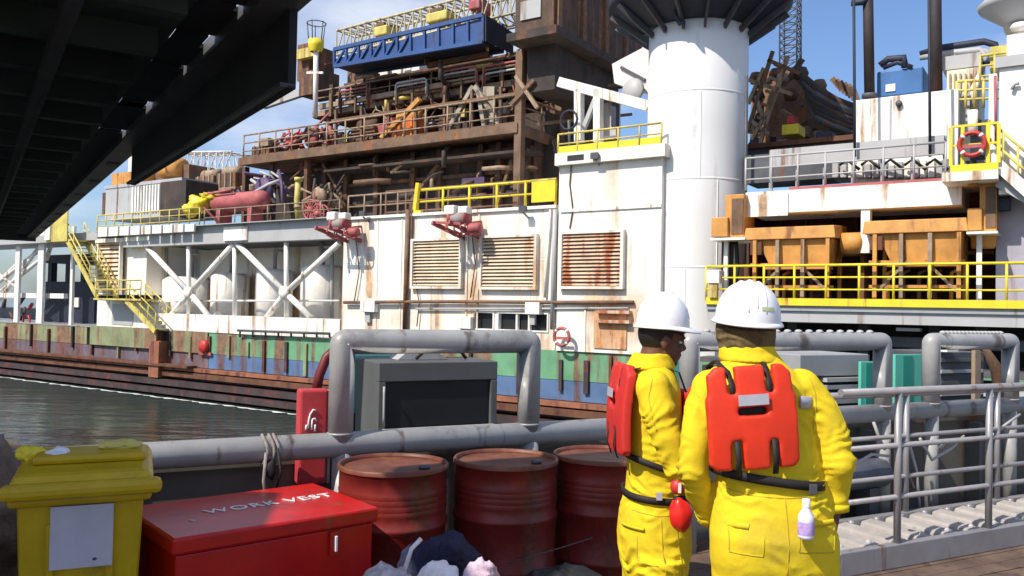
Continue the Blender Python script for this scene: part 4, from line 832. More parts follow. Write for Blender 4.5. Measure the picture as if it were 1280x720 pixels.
t.part('foot', MB().box(sr_(1094, d, 118), sr_(1155, d, 118), d+.1, d+1.8, zz1+.002, P(1125, 118.8, d)[1]), m_dgrey); t.done()
eg = 'tall dark exhaust pipes'; m_exh = M('sooty_exhaust_steel', (.035, .026, .026), .7, vary=.3, scale=1.5, rust=.3)
for x0, x1, w_, lab, m_ in ((1084, 1087, 13, 'tall dark brown exhaust pipe rising from the white house left of the blue tank', m_exh), (1168, 1170, 15, 'tall dark exhaust pipe rising right of the blue tank', m_exh)):
    t = T('exhaust_pipe', lab, 'exhaust pipe', eg); r_ = w_/2/F*27.5; a, b = Vector(PV(x1, 122, 2.6)), Vector(PV(x0, -60, 2.6))
    t.part('pipe', MB().tube([a, b], r_, 16), m_); t.part('base_flange', MB().lathe([(r_, 0), (r_*1.5, 0), (r_*1.5, .12), (r_, .12)], a, 16), m_dgrey)
    if x0 == 1084: t.part('elbow', MB().tube([PV(1085, -4, 2.5), PV(1078, 3, 2.4), PV(1064, 4, 2.3)], r_*.6, 10), m_navy)
    t.done()
for x_, lab in ((1067, 'thin dark cable hanging in front of the left edge of the white house'), (1161, 'thin dark cable hanging in front of the right part of the white house')):
    thing1('hanging_cable', lab, 'cable', MB().tube([PV(x_, -30, .0), PV(x_+1, 100, .0), PV(x_+1.5, 196, .0)], .045, 6), m_navy, 'thin dark hanging cables')
# pipe loop and machinery above right
t = T('pipe_loop', 'grey and black bent pipe loop against the clouds right of the exhaust pipes', 'pipe'); d = 3.5
t.part('pipe', MB().tube([PV(1150, 68, d), PV(1175, 60, d), PV(1230, 52, d), PV(1244, 56, d), PV(1247, 66, d), PV(1240, 76, d), PV(1228, 80, d)], .11, 10), m_navy)
t.part('pipe', MB().tube([PV(1150, 72, d), PV(1190, 66, d), PV(1225, 62, d), PV(1232, 70, d), PV(1226, 90, d)], .1, 10), m_lgrey); t.part('flange', MB().lathe([(0, 0), (.3, 0), (.3, .1), (0, .1)], PV(1228, 72, d), 14, 'y'), m_lgrey)
t.part('support', MB().beam(PV(1192, 62, d), PV(1192, 118, d), .12, .12, (0,1,0)), m_lgrey); t.done()
t = T('ribbed_filter_housing', 'cream ribbed housing left of the white tower at the upper right', 'housing'); g = MB(); pb(g, 1183, 1224, 86, 150, 2.5, 4.5); t.part('body', g, M('cream_paint', (.62, .57, .44), .6, vary=.1, rust=.2), bev=.03)
for k in range(6): x_ = 1186+k*6.5; g = MB(); pb(g, x_, x_+2.2, 92, 146, 2.42, 2.498); t.part('rib', g, m_tan)
g = MB(); pb(g, 1178, 1226, 68, 85, 2.8, 4.5); t.part('top_box', g, m_lgrey); t.part('pipe', MB().tube([PV(1216, 150, 2.3), PV(1218, 110, 2.3), PV(1226, 95, 2.3)], .12, 8), m_white2); t.done()
t = T('white_tower', 'white tower wall at the right edge of the photo', 'tower'); d = -1.2
sA, sB = sr_(1249, d, 150), a1; za, zb = P(1262, 242, d)[1], P(1262, 84, d)[1]
t.part('wall', MB().box(sA, sB, d, 3, za, zb), m_white2); t.part('cap', MB().box(sA-.1, sB, d-.1, 3.1, zb+.002, zb+.3), m_lgrey); t.part('upper_wall', MB().box(sr_(1257, d+.4), sB, d+.4, 2.8, zb+.3, zb+1.0), m_white2)
t.part('column', MB().box(sr_(1240, d+.2)-.1, sr_(1240, d+.2)+.1, d+.2, d+.4, P(1240, 225, d)[1], P(1240, 90, d)[1]), m_white2)
t.part('ladder_rail', MB().tube([PV(1244, 95, d), PV(1245, 178, d)], .04, 6), m_fred); t.part('stair_soffit', MB().box(sA, sB, d-.02, d-.003, za+.1, za+.5), m_lgrey)
t.part('hook', MB().tube([PV(1265, 112, d-.1), PV(1268, 105, d-.1), PV(1274, 104, d-.1)], .05, 6), m_lgrey); t.done()
t = T('radar_dome', 'pale grey upturned dome with a lamp on the mast at the top right corner', 'dome'); c_ = PV(1276, 30, .5); 
t.part('dish', MB().lathe([(.0, .9), (.95, .75), (1.12, .58), (1.05, .45), (.45, .0), (.38, -.25), (0, -.25)], c_, 32), m_lgrey); t.part('mast', MB().tube([(c_[0], .5, c_[2]-.25), (c_[0], .5, zb+1.0)], .28, 14), m_white2)
t.part('lamp', MB().lathe([(0, 0), (.22, .02), (.26, .12), (.2, .2)], (c_[0], .12, c_[2]-.3), 14), m_white2); t.part('bracket', MB().box(c_[0]-.75, c_[0]-.3, .3, .9, c_[2]-1.3, c_[2]-.6), m_yel2); t.done()
railing('faded yellow guard rail under the radar dome', (sr_(1225, .2, 80), .2, zb-.1), (sr_(1300, .2, 70), .2, zb-.1), 5, m_yel2, .9, .04, 2)
railing('pale yellow guard rail beside the cream ribbed housing', PV(1196, 136, 1.6), PV(1252, 134, 1.6), 6, m_yel2, .85, .05, 2)
t = T('white_deck_stair', 'white stair rails descending at the right edge below the tower', 'stair'); A, B = Vector(PV(1236, 196, DR-.1)), Vector(PV(1310, 262, DR-.1))
for k in (0, .8):
    t.part('stringer', MB().beam(A+Vector((0,k,0)), B+Vector((0,k,0)), .08, .3), m_white2)
    for hh in (.5, 1.0): t.part('handrail', MB().tube([A+Vector((0,k,hh)), B+Vector((0,k,hh))], .04, 6), m_yel2)
    for i in range(5): p = A.lerp(B, i/4)+Vector((0,k,0)); t.part('baluster', MB().tube([p, p+Vector((0,0,1))], .035, 6), m_yel2)
st = MB()
for i in range(12): p = A.lerp(B, i/12); st.box(p.x-.1, p.x+.1, p.y, p.y+.8, p.z, p.z+.04)
t.part('steps', st, m_lgrey); t.done()
t = T('yellow_frame_platform', 'boxy bright yellow frame with kick plate around the red life ring', 'platform'); d = -1.7
s0, s1 = sr_(1188, d, 200), sr_(1248, d, 200); zp = P(1218, 214, d)[1]
t.part('kick_plate', MB().box(s0, s1, d-.02, d+.03, zp, zp+.2), m_yel); t.part('floor', MB().box(s0, s1, d+.032, .8, zp, zp+.06), m_lgrey)
for q in (s0, s0+(s1-s0)*.25, s0+(s1-s0)*.78, s1): t.part('post', MB().beam((q, d+.1, zp+.2), (q, d+.1, zp+1.25), .09, .09, (0,1,0)), m_yel)
t.part('top_rail', MB().beam((s0, d+.1, zp+1.28), (s1, d+.1, zp+1.28), .07, .06), m_yel); t.part('mid_rail', MB().beam((s0, d+.1, zp+.75), (s1, d+.1, zp+.75), .05, .05), m_yel)
t.part('dark_unit', MB().box(s0+.4, s1-.3, -.9, -.2, zp+.07, zp+.9), m_navy); t.part('under_floor', MB().box(s0-.2, s1, d-.1, .8, zp-.25, zp-.003), m_white2)
t.part('support', pb(MB(), 1210, 1222, 219, 232, -1.2, -.9), m_org); t.done()
t = T('dark_gear', 'dark machinery mass between the white house and the white tower', 'machinery'); t.part('body', pb(MB(), 1206, 1240, 150, 200, .6, 3), m_dgrey); t.part('white_pipe', MB().tube([PV(1216, 138, .4), PV(1216, 168, .4)], .14, 10), m_white2)
t.part('grey_side', pb(MB(), 1188, 1212, 118, 170, 2.0, 3.5), m_lgrey); t.part('dark_skirt', pb(MB(), 1247, 1262, 232, 262, -.8, -.3), m_navy); t.done()
t = T('sloping_grey_strut', 'dark and grey slanted strut below the tower at the right edge', 'strut'); t.part('strut', MB().beam(PV(1248, 228, -1.2), PV(1300, 258, -1.2), .2, .25), m_lgrey); t.part('plate', pb(MB(), 1247, 1275, 228, 246, -.9, -.6), m_navy); t.done()
# ------------------------------------------------------------------ brown derrick heap behind, right of the column
hb = T('derrick_section', 'heap of rusty brown lattice derrick and drilling gear right of the column', 'derrick')
pts = [(934, 195), (934, 105), (948, 78), (972, 66), (992, 74), (1006, 92), (1030, 108), (1064, 122), (1066, 195)]
hb.part('core', MB().prism([P(x_, y_, 9) for x_, y_ in [(936, 198), (940, 115), (962, 88), (985, 84), (1005, 108), (1040, 128), (1064, 140), (1066, 198)]], 9, 12), m_brown2)
for k in range(7):
    u_ = k/6; x0 = 938+u_*0; 
    hb.part('rung', MB().beam(PV(936+u_*32, 172-u_*100+8, 6.8), PV(950+u_*32, 180-u_*92, 6.8), .12, .12), m_tan)
for a, b in (((934, 165), (966, 64)), ((950, 180), (985, 70)), ((940, 175), (975, 110)), ((936, 100), (990, 118)), ((955, 85), (935, 130)), ((960, 75), (1000, 92)), ((938, 150), (962, 168)), ((945, 120), (958, 160))): hb.part('lattice_chord', MB().beam(PV(*a, 6.7), PV(*b, 6.7), .14, .14), random.choice((m_tan, m_brown2, m_tan)))
for k in range(60):
    x_ = random.uniform(940, 1062); top = 80 + max(0, x_-990)*.75; y_ = random.uniform(top+8, 190)
    a0 = Vector(PV(x_, y_, random.uniform(6.8, 8.6))); L_ = random.uniform(.3, .95); th_ = random.uniform(0, 3.14); dv = Vector((math.cos(th_)*L_, random.uniform(-.2, .3), math.sin(th_)*L_))
    mt = random.choice((m_brown, m_brown2, m_brown2, m_tan, m_tan, m_bdark))
    if k % 3: hb.part('loose_beam', MB().beam(a0, a0+dv, random.uniform(.08, .25), random.uniform(.08, .25)), mt)
    else: hb.part('valve_body', MB().lathe([(0, 0), (.22, 0), (.3, .2), (.2, .45), (0, .5)], a0, 10), mt)
hb.done()
t = T('hose_bundle', 'thick dark hose bundle sloping down beside the white house', 'hoses')
for k in range(7): y_ = k*6; t.part('hose', MB().tube([PV(1003+k*2, 96+y_, 6.2), PV(1022, 112+y_, 6.0), PV(1045, 126+y_*.9, 6.0), PV(1066, 134+y_*.9, 6.2)], .16, 8), random.choice((m_dgrey, m_bdark, m_dark)))
for k in range(6): t.part('clamp', MB().beam(PV(1040+k*5, 98+k*2, 5.6), PV(1052+k*4, 112+k*3, 5.6), .1, .2), m_brown2)
t.done()
t = T('yellow_lift_box', 'small yellow box with a red top among the brown derrick gear', 'box'); t.part('body', pb(MB(), 977, 998, 155, 168, 5.2, 6.2), m_yel, bev=.03); t.part('top', pb(MB(), 983, 993, 144, 154.6, 5.4, 6), m_red, bev=.03); t.done()
t = T('dark_deck_wall', 'dark deck edge and stores under the brown derrick gear', 'deck wall'); t.part('wall', pb(MB(), 932, 1066, 180, 212, 4.8, 9), m_dgrey); t.part('ledge', pb(MB(), 932, 1066, 174, 180, 4.5, 9), m_orgd); t.part('bin', pb(MB(), 1020, 1040, 164, 176, 4.6, 5.5), m_navy, bev=.04); t.done()
lattice('lattice_mast', 'thin dark lattice mast against the sky right of the column', 'mast', PV(988, 110, 16), PV(988, -60, 16), .85, 18, m_dgrey, .04)
# low gear alongside the hull, seen through our own rails
t = T('boat_landing', 'dark tubular landing frame with ledges along the hull right of the column', 'boat landing')
for yy, d in ((448, -1.0), (468, -1.4), (492, -1.8), (512, -2.0)): a = PV(880, yy, d); b_ = PV(1330, yy+4, d); zz = a[2]; t.part('ledge', MB().beam((a[0], d, zz), (b_[0]+2, d, zz), .9, .16), random.choice((m_lgrey, m_grey, m_dgrey)))
for x_ in range(900, 1340, 60): a = PV(x_, 430, -1.2); t.part('post', MB().tube([(a[0], -1.2, zg0+.4), (a[0], -1.8, -3.4)], .16, 8), m_dgrey)
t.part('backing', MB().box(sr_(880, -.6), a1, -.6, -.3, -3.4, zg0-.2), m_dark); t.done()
def remesh(mb, vox, smooth=4, fac=.5):
    me = mb.mesh('tmp'); o = bpy.data.objects.new('tmp', me); C.objects.link(o)
    m = o.modifiers.new('r', 'REMESH'); m.mode = 'VOXEL'; m.voxel_size = vox; m.use_smooth_shade = True
    if smooth: q = o.modifiers.new('s', 'SMOOTH'); q.iterations = smooth; q.factor = fac
    dg = bpy.context.evaluated_depsgraph_get(); dg.update(); out = bpy.data.meshes.new_from_object(o.evaluated_get(dg))
    C.objects.unlink(o); bpy.data.objects.remove(o)
    for p in out.polygons: p.use_smooth = True
    return out
def wrinkle(me, joints, base=.004, amp=.012):
    """cloth folds: soft drape everywhere, sharper gathered folds round each joint (centre, reach, axis, frequency)"""
    me.update(); nv = [v.normal.copy() for v in me.vertices]
    for v, n in zip(me.vertices, nv):
        p = v.co; q3 = noise.noise(Vector((p.x*4, p.y*4+9, p.z*2.2))); q1 = noise.noise(Vector((p.x*6+p.z*2.5, p.y*6, p.z*7-p.x*3)))
        d = base*(q3*2.2 + (1-abs(q1)*3.2)*.9)
        for J in joints:
            j, r_ = J[0], J[1]; ax = Vector(J[2]).normalized() if len(J) > 2 else Vector((0, 0, 1)); fr_ = J[3] if len(J) > 3 else 24
            w_ = 1-(p-j).length/r_
            if w_ <= 0: continue
            w_ = w_*w_*(3-2*w_)
            ph = (p-j).dot(ax)*fr_ + 1.9*noise.noise(p*5.5+Vector((3, 1, 7))) + .8*noise.noise(p*13)
            tr = 1-abs((ph % 1)*2-1); brk = max(0, min(1, .55+1.6*noise.noise(p*7.5+Vector((0, 9, 2)))))
            d += amp*w_*brk*(tr**1.6-.35)
        v.co = p + n*d
    me.update()
# ================================================================== our own deck
db = MB()
db.box(-14, 14, -8, .33, -.5, -.012)
structure('deck_base', db, m_dark, FB)
pk = MB(); y_ = -7.9
while y_ < .30:
    pk.box(-13.9, 13.9, y_, min(y_+.135, .325), -.011, random.uniform(-.002, .003)); y_ += .142
structure('deck_planking', pk, m_deck, FB)
structure('outer_deck', MB().box(-14, 14, .42, 2.2, -.6, -.05), m_dgrey, FB)
t = T('bulwark', 'low grey steel bulwark plate under the heavy pipe rail', 'bulwark', None, FB)
t.part('plate', MB().box(-12, 12, .34, .40, -.3, .76), m_bulw); t.part('cap', MB().box(-12, 12, .31, .43, .762, .80), m_bulw)
for k in range(16): t.part('stay', MB().prism([(-11+k*1.4, -.0), (-10.96+k*1.4, -.0), (-10.96+k*1.4, .74), (-11+k*1.4, .74)], .20, .338), m_cab)
t.done()
DP = .11; RP = .072
zr = BV(550, 550, DP)[2]; ztp = BV(545, 427, DP)[2]
pr = T('pipe_rail', 'thick grey pipe rail running the whole length of the deck edge', 'railing', None, FB)
pr.part('rail', MB().tube([(-9, DP, zr-.02), (-2, DP, zr), (9, DP, zr+.02)], RP, 20), m_pipe)
for x_ in (-60, 428, 662, 862, 1104, 1164, 1262): s_ = BV(x_, 560, DP)[0]; pr.part('post', MB().tube([(s_, DP, 0), (s_, DP, zr-.02)], RP*.8, 14), m_pipe)
pr.done()
def upframe(xa, xb, lab, lugs=False):
    sa_, sb_ = BV(xa, 440, DP)[0], BV(xb, 440, DP)[0]; path = [(sa_, DP, zr+RP*.4)]; rr = .018
    for k in range(6): a = math.pi - k*math.pi/10; path.append((sa_+rr+rr*math.cos(a), DP, ztp-rr+rr*math.sin(a)))
    for k in range(6): a = math.pi/2 - k*math.pi/10; path.append((sb_-rr+rr*math.cos(a), DP, ztp-rr+rr*math.sin(a)))
    path.append((sb_, DP, zr+RP*.4))
    t = T('pipe_guard_frame', lab, 'guard frame', 'square pipe frames standing on the deck rail', FB); t.part('frame_pipe', MB().tube(path, RP, 20), m_pipe)
    for q in (sa_, sb_): t.part('weld_bead', MB().lathe([(RP+.0005, 0), (RP+.005, .004), (RP+.005, .010), (RP+.0005, .014)], (q, DP, zr+RP*.9), 20), m_pipe)
    if lugs:
        n_ = 16
        for k in range(n_): q = sa_+.15+(sb_-sa_-.3)*k/(n_-1); t.part('lug', MB().ell((q, DP, ztp+RP+.004), (.028, .03, .016), 10, 6), m_lgrey)
    t.done()
upframe(428, 662, 'square grey pipe frame standing in front of the grey cabinet with the black panel')
upframe(862, 1103, 'square grey pipe frame behind the two workers with small lugs along its top', True)
upframe(1164, 1263, 'square grey pipe frame nearest the right edge above the gangway rail', True)
# rope loops round the rail
t = T('rope_lashing', 'thin grey rope looped round the pipe rail with its end hanging down', 'rope', None, FB); s_, _, z_ = BV(329, 560, DP)
for k in (0, .035, .06): t.part('loop', MB().tube([(s_+k+.01*math.sin(q), DP+(RP+.012)*math.cos(q*.3927), zr+(RP+.012)*math.sin(q*.3927)) for q in range(16)], .009, 7, closed=True), m_rope)
t.part('knot', MB().ell((s_+.03, DP-.08, zr-.09), (.03, .025, .05), 12, 8, .4), m_strap)
t.part('tail', MB().tube([(s_, DP-.085, zr), (s_-.01, DP-.09, zr-.15), (s_+.01, DP-.085, zr-.27)], .009, 7), m_rope); t.part('tail', MB().tube([(s_+.06, DP-.085, zr+.02), (s_+.08, DP-.095, zr-.1), (s_+.05, DP-.09, zr-.2)], .009, 7), m_strap); t.done()
# grey cabinet with black panel, teal locker
def fbq(mb, x0, x1, y0, y1, d0, d1):
    xm, ym = (x0+x1)/2, (y0+y1)/2; mb.box(BV(x0, ym, d0)[0], BV(x1, ym, d0)[0], d0, d1, BV(xm, y1, d0)[2], BV(xm, y0, d0)[2]); return mb
d = .75
t = T('deck_cabinet', 'grey metal cabinet with a black front panel framed by the left pipe frame', 'cabinet', None, FB)
sa_, sb_ = BV(472, 490, d)[0], BV(620, 490, d)[0]; z1_, z0_ = BV(545, 452, d)[2], BV(545, 536, d)[2]
t.part('body', MB().box(sa_, sb_, d+.03, d+.5, -.05, z1_), m_cab, bev=.01)
f = MB(); f.box(sa_, sb_, d-.02, d+.028, z1_-.13, z1_-.002); f.box(sa_, sa_+.05, d-.02, d+.028, z0_, z1_-.13); f.box(sb_-.05, sb_, d-.02, d+.028, z0_, z1_-.13); f.box(sa_, sb_, d-.05, d+.028, z0_-.1, z0_); t.part('front_frame', f, m_cab, bev=.006)
t.part('black_panel', MB().box(sa_+.055, sb_-.055, d+.005, d+.027, z0_+.01, z1_-.135), m_scr); t.part('sill', MB().box(sa_+.03, sb_-.03, d-.07, d-.022, z0_, z0_+.02), m_lgrey)
t.part('handle', MB().tube([(sa_+.035, d-.03, z1_-.16), (sa_+.03, d-.045, z1_-.2), (sa_+.032, d-.045, z0_+.1), (sa_+.038, d-.03, z0_+.04)], .008, 7), m_lgrey); t.done()
t = T('teal_locker', 'teal green locker standing behind the left side of the grey cabinet', 'locker', None, FB); g = MB(); q0, q1 = BV(442, 490, 1.35)[0], BV(530, 490, 1.35)[0]; zz = BV(470, 450, 1.35)[2]
t.part('body', MB().box(q0, q1, 1.35, 1.9, -.05, zz), m_teal, bev=.01); t.part('lid', MB().box(q0-.02, q1+.02, 1.33, 1.92, zz+.001, zz+.03), m_teal); t.part('dark_patch', MB().box(q0+.0, q0+.08, 1.335, 1.348, .5, zz-.38), m_hull); t.done()
t = T('cable_heap', 'pale folded sheet and black cable lying on top of the grey cabinet', 'cable', None, FB); c_ = Vector(((sa_+sb_)/2+.05, d+.3, z1_+.02)); t.part('sheet', MB().hexa([c_+Vector(v) for v in ((-.28,-.1,-.018),(.1,-.1,-.018),(.1,.1,-.018),(-.28,.1,-.018),(-.2,-.1,.045),(.02,-.1,.03),(.02,.1,.03),(-.2,.1,.045))]), m_lgrey)
t.part('cable', MB().tube([c_+Vector(v) for v in ((-.16,-.14,-.01),(-.08,-.14,.06),(.05,-.14,.05),(.16,-.14,.06),(.22,-.14,-.01))], .012, 7), m_strap); t.done()
# red equipment case behind the rail
t = T('extinguisher_case', 'upright red case with a small white mark fixed behind the pipe rail', 'case', None, FB); d = .22
sa_, sb_ = BV(374, 540, d)[0], BV(410, 540, d)[0]; z1_ = BV(392, 487, d)[2]; z0_ = BV(392, 606, d)[2]
t.part('case', MB().box(sa_, sb_, d, d+.10, z0_, z1_), M('rosy_red_paint', (.52, .05, .06), .4, vary=.1, scale=8, bump=.05), bev=.015)
mk = MB(); w_ = sb_-sa_
def mkp(u, v): return (sa_+w_*u, d-.004, z1_-.30+v*.001*1000*.001)
def strok(pts): mk.tube([(sa_+w_*u, d-.004, zr+RP+v) for u, v in pts], .0055, 6)
strok([(.30, .02), (.31, .06), (.36, .10), (.46, .125), (.56, .12)]); strok([(.42, .01), (.43, .07)]); strok([(.42, .07), (.52, .075), (.58, .06)]); strok([(.53, .0), (.54, .04)]); strok([(.22, .01), (.24, .04)])
t.part('white_mark', mk, m_letter); t.part('cover_edge', MB().box(sb_+.002, sb_+.018, d+.01, d+.09, z0_, z1_-.01), m_lgrey); t.done()
thing1('red_hose', 'dark red hose bending up behind the left end of the square pipe frame', 'hose', MB().tube([BV(395, 492, .45), BV(399, 470, .45), BV(408, 447, .45), BV(424, 432, .45)], .03, 12), M('dark_red_rubber', (.14, .015, .02), .5), fr=FB)
# gear on the outer deck behind the right-hand frames
t = T('grey_machine_box', 'grey slatted machine box seen through the frame behind the workers', 'machine', None, FB); t.part('body', fbq(MB(), 1000, 1086, 443, 470, .9, 1.5), m_grey, bev=.01); 
for k in range(4): t.part('slat', fbq(MB(), 1034, 1088, 472+k*9, 477+k*9, .86, 1.5), (m_lgrey, m_grey)[k % 2])
t.part('dark_body', fbq(MB(), 1010, 1086, 470.2, 520, .95, 1.45), m_scr); t.done()
t = T('dark_machine_box', 'dark slatted machine box inside the frame nearest the right edge', 'machine', None, FB); t.part('body', fbq(MB(), 1176, 1230, 440, 520, .9, 1.5), m_dgrey, bev=.01)
for k in range(4): t.part('slat', fbq(MB(), 1177, 1229, 448+k*14, 452+k*14, .87, .899), m_lgrey if k % 2 else m_cab)
t.part('white_bracket', fbq(MB(), 1184, 1198, 434, 440, .8, .9), m_white2); t.done()
tg = 'teal boards leaning behind the deck rail'
for x0, x1, y0, y1, dd, lab in ((822, 856, 448, 520, 1.0, 'teal board visible under the chin of the left worker'), (1076, 1098, 452, 508, .75, 'pale teal board beside the grey slatted machine box'), (1119, 1152, 443, 508, .75, 'teal board in the gap between the two right frames')):
    t = T('teal_board', lab, 'board', tg, FB); t.part('board', fbq(MB(), x0, x1, y0, y1, dd, dd+.03), m_teal, bev=.004)
    if x0 != 822: t.part('dark_strip', fbq(MB(), x0+(x1-x0)*.3, x0+(x1-x0)*.65, y0+2, y1-2, dd-.008, dd-.001), M('deep_teal', (.02, .26, .20), .5) if x0 == 1076 else bpy.data.materials['deep_teal'])
    t.part('foot', MB().beam((BV((x0+x1)/2, y1, dd)[0], dd+.015, -.04), (BV((x0+x1)/2, y1, dd)[0], dd+.015, BV((x0+x1)/2, y1, dd)[2]-.002), .04, .03, (0,1,0)), m_dgrey); t.done()
thing1('bent_plank', 'bent dark brown plank leaning inside the frame nearest the right edge', 'plank', MB().tube([BV(1232, 436, .6), BV(1246, 462, .6), BV(1250, 500, .6), BV(1250, 530, .6)], [.03, .06, .05, .04], 8), m_brown, fr=FB)
thing1('tan_board', 'narrow tan board behind the right side post of the right frame', 'plank', fbq(MB(), 1219, 1226, 438, 500, .62, .66), m_tan, fr=FB)
t = T('rolled_fender', 'dark grey rolled rubber fender lying behind the gangway rail', 'fender', None, FB); a = BV(1035, 600, .2); b = BV(1118, 597, .2)
t.part('roll', MB().lathe([(0, 0), (.10, .0), (.12, .03), (.12, 1.1), (.10, 1.13), (0, 1.13)], (a[0]-.6, .12, .42), 24, 'x'), M('blue_grey_rubber', (.10, .11, .14), .5, vary=.2, scale=5)); t.part('saddle', MB().box(a[0]-.4, a[0]-.3, .05, .19, 0, .31), m_dgrey); t.part('saddle', MB().box(a[0]+.3, a[0]+.4, .05, .19, 0, .31), m_dgrey); t.done()
t = T('loose_hoses', 'pale ropes and sticks tangled behind the gangway rail', 'rope', None, FB)
for pts in (((1092, 528), (1098, 545), (1106, 562)), ((1132, 535), (1138, 560), (1146, 590), (1150, 640)), ((1150, 548), (1165, 575), (1190, 560), (1205, 545)), ((1120, 530), (1128, 570), (1142, 610)), ((1240, 545), (1258, 530), (1275, 518)), ((1060, 585), (1090, 568), (1110, 570)), ((1175, 560), (1185, 550), (1200, 552))):
    t.part('rope', MB().tube([BV(x_, y_, -.02) for x_, y_ in pts], .012, 6), random.choice((m_rope, m_lgrey, m_lgrey)))
t.done()
# ------------------------------------------------------------------ gangway
t = T('aluminium_gangway', 'aluminium gangway with ribbed treads and handrails laid along the deck at the right', 'gangway', None, FB)
g0 = BV(1046, 705, -.73)[0]; g1 = 9.5; gf, gb = -.73, -.13; gz = .10
t.part('side_beam', MB().box(g0, g1, gf-.03, gf+.03, .0, gz+.06), m_gang, bev=.008); t.part('side_beam', MB().box(g0, g1, gb-.03, gb+.03, .0, gz+.06), m_gang, bev=.008); t.part('end_beam', MB().box(g0-.05, g0-.002, gf-.03, gb+.03, .0, gz+.05), m_gang)
q = g0+.04; k = 0
while q < g1-.3:
    t.part('tread', MB().hexa([(q, gf+.035, gz-.04), (q+.17, gf+.035, gz-.04), (q+.17, gb-.035, gz-.04), (q, gb-.035, gz-.04), (q+.03, gf+.035, gz+.045), (q+.14, gf+.035, gz+.06), (q+.14, gb-.035, gz+.06), (q+.03, gb-.035, gz+.045)]), m_tread, bev=.015)
    if k % 1 == 0: t.part('bolt', MB().ell((q+.10, gf+.10, gz+.055), (.022, .022, .018), 10, 6), m_lgrey); t.part('bolt', MB().ell((q+.14, gb-.09, gz+.060), (.026, .026, .02), 10, 6), m_gang)
    q += .27; k += 1
for dd, px_ in ((gf, (1122, 1236, 1370)), (gb, (1132, 1246, 1400))):
    zt_ = BV(1160, 487, gf)[2] - (0 if dd == gf else .10); o0 = g0+.02
    for hh, r_ in ((zt_, .026), (gz+(zt_-gz)*.66, .018), (gz+(zt_-gz)*.34, .018)): t.part('handrail', MB().tube([(o0, dd, hh), (g1, dd, hh)], r_, 10), m_gang)
    for x_ in px_: s_ = BV(x_, 600, dd)[0]; t.part('post', MB().tube([(s_-.0, dd, gz+.06), (s_, dd, zt_)], .024, 10), m_gang)
t.done()
# ------------------------------------------------------------------ overhead bridge
ZO = EYE + 2.2
def Zp(x, y, z):
    v = ray(x, y); k = (z-EYE)/v.z; return Vector((v.x*k, v.y*k, z))
e0, e1 = Zp(390, 0, ZO), Zp(45, 298, ZO); dv = (e1-e0); dv.z = 0; dv.normalize()
# frame FO: x along -dv (towards camera, rightwards), y = away to the right side
ux, uy = -dv.x, -dv.y; nx, ny = -uy, ux; do = e0.x*nx+e0.y*ny
FO = Matrix(((ux, nx, 0, nx*do), (uy, ny, 0, ny*do), (0, 0, 1, 0), (0, 0, 0, 1))); FOi = FO.inverted()
l0, l1 = (FOi @ e0).x, (FOi @ e1).x       # near (large), far (small)
Le = l0 + .6
ov = T('overhead_bridge', 'dark underside of a steel bridge overhead filling the upper left', 'bridge', None, FO)
sgn = -1 if (FOi @ Vector((-10, 10, 0))).y < 0 else 1
W0 = .62
def obox(s0, s1, d0, d1, z0, z1): return MB().box(s0, s1, sgn*d0, sgn*d1, z0, z1)
ov.part('edge_girder', obox(l1, Le, 0, .30, ZO, ZO+.15), M('bridge_edge_paint', (.10, .10, .10), .5, vary=.3, scale=3))
# slots of daylight between girder and plating
slots = []
for x_, y_, L_ in ((311, 26, .16), (272, 66, .42), (240, 96, .15), (192, 142, .35), (151, 172, .3), (163, 136, .3)):
    p = FOi @ Zp(x_, y_, ZO+.02); slots.append((p.x, L_))
slots.sort(); 
strip = MB(); prev = l1
for c_, L_ in slots:
    if c_-L_/2 > prev: strip.box(prev, c_-L_/2, sgn*.302, sgn*W0, ZO+.10, ZO+.14)
    prev = max(prev, c_+L_/2)
strip.box(prev, Le, sgn*.302, sgn*W0, ZO+.10, ZO+.14)
for c_, L_ in slots: strip.box(c_-L_/2-.01, c_+L_/2+.01, sgn*.355, sgn*W0, ZO+.08, ZO+.098)
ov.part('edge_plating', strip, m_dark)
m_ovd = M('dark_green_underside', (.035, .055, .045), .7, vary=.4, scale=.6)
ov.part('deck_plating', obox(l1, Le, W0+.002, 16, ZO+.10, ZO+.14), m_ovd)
k = 0; q = l1
while q < Le: ov.part('cross_beam', obox(q, q+.16, W0+.13, 16, ZO-.12, ZO+.098), m_ovd); q += 1.15
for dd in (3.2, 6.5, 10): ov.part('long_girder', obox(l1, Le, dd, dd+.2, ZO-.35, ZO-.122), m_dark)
for yy in (1.5, 4.8): ov.part('service_pipe', MB().tube([(l1, sgn*yy, ZO-.2), (Le, sgn*yy, ZO-.2)], .07, 8), m_dark)
ov.part('end_beam', obox(l1-.3, l1-.002, 0, 16, ZO-.1, ZO+.6), m_dgrey)
def fo(x, y): s_, z_ = Q(FO, x, y, 0); return (s_, z_)
fa, fb_ = fo(373, 112), fo(171, 232); ta = (fo(371, 40)[0]); 
ov.part('side_plate', MB().prism([fa, (fa[0], ZO+.0-.003), (fb_[0], ZO-.003), fb_], sgn*.02, sgn*.08), m_dark)
ov.part('bottom_angle', MB().beam((fa[0], sgn*.08, fa[1]+.02), (fb_[0], sgn*.08, fb_[1]+.02), .12, .03), m_dgrey)
for k in range(9): s_ = l1+(fb_[0]-l1)*(k+.3)/9; ov.part('bolt_plate', MB().box(s_, s_+.25, sgn*.03, sgn*.2, ZO-.02, ZO-.002), m_dgrey)
ov.done()
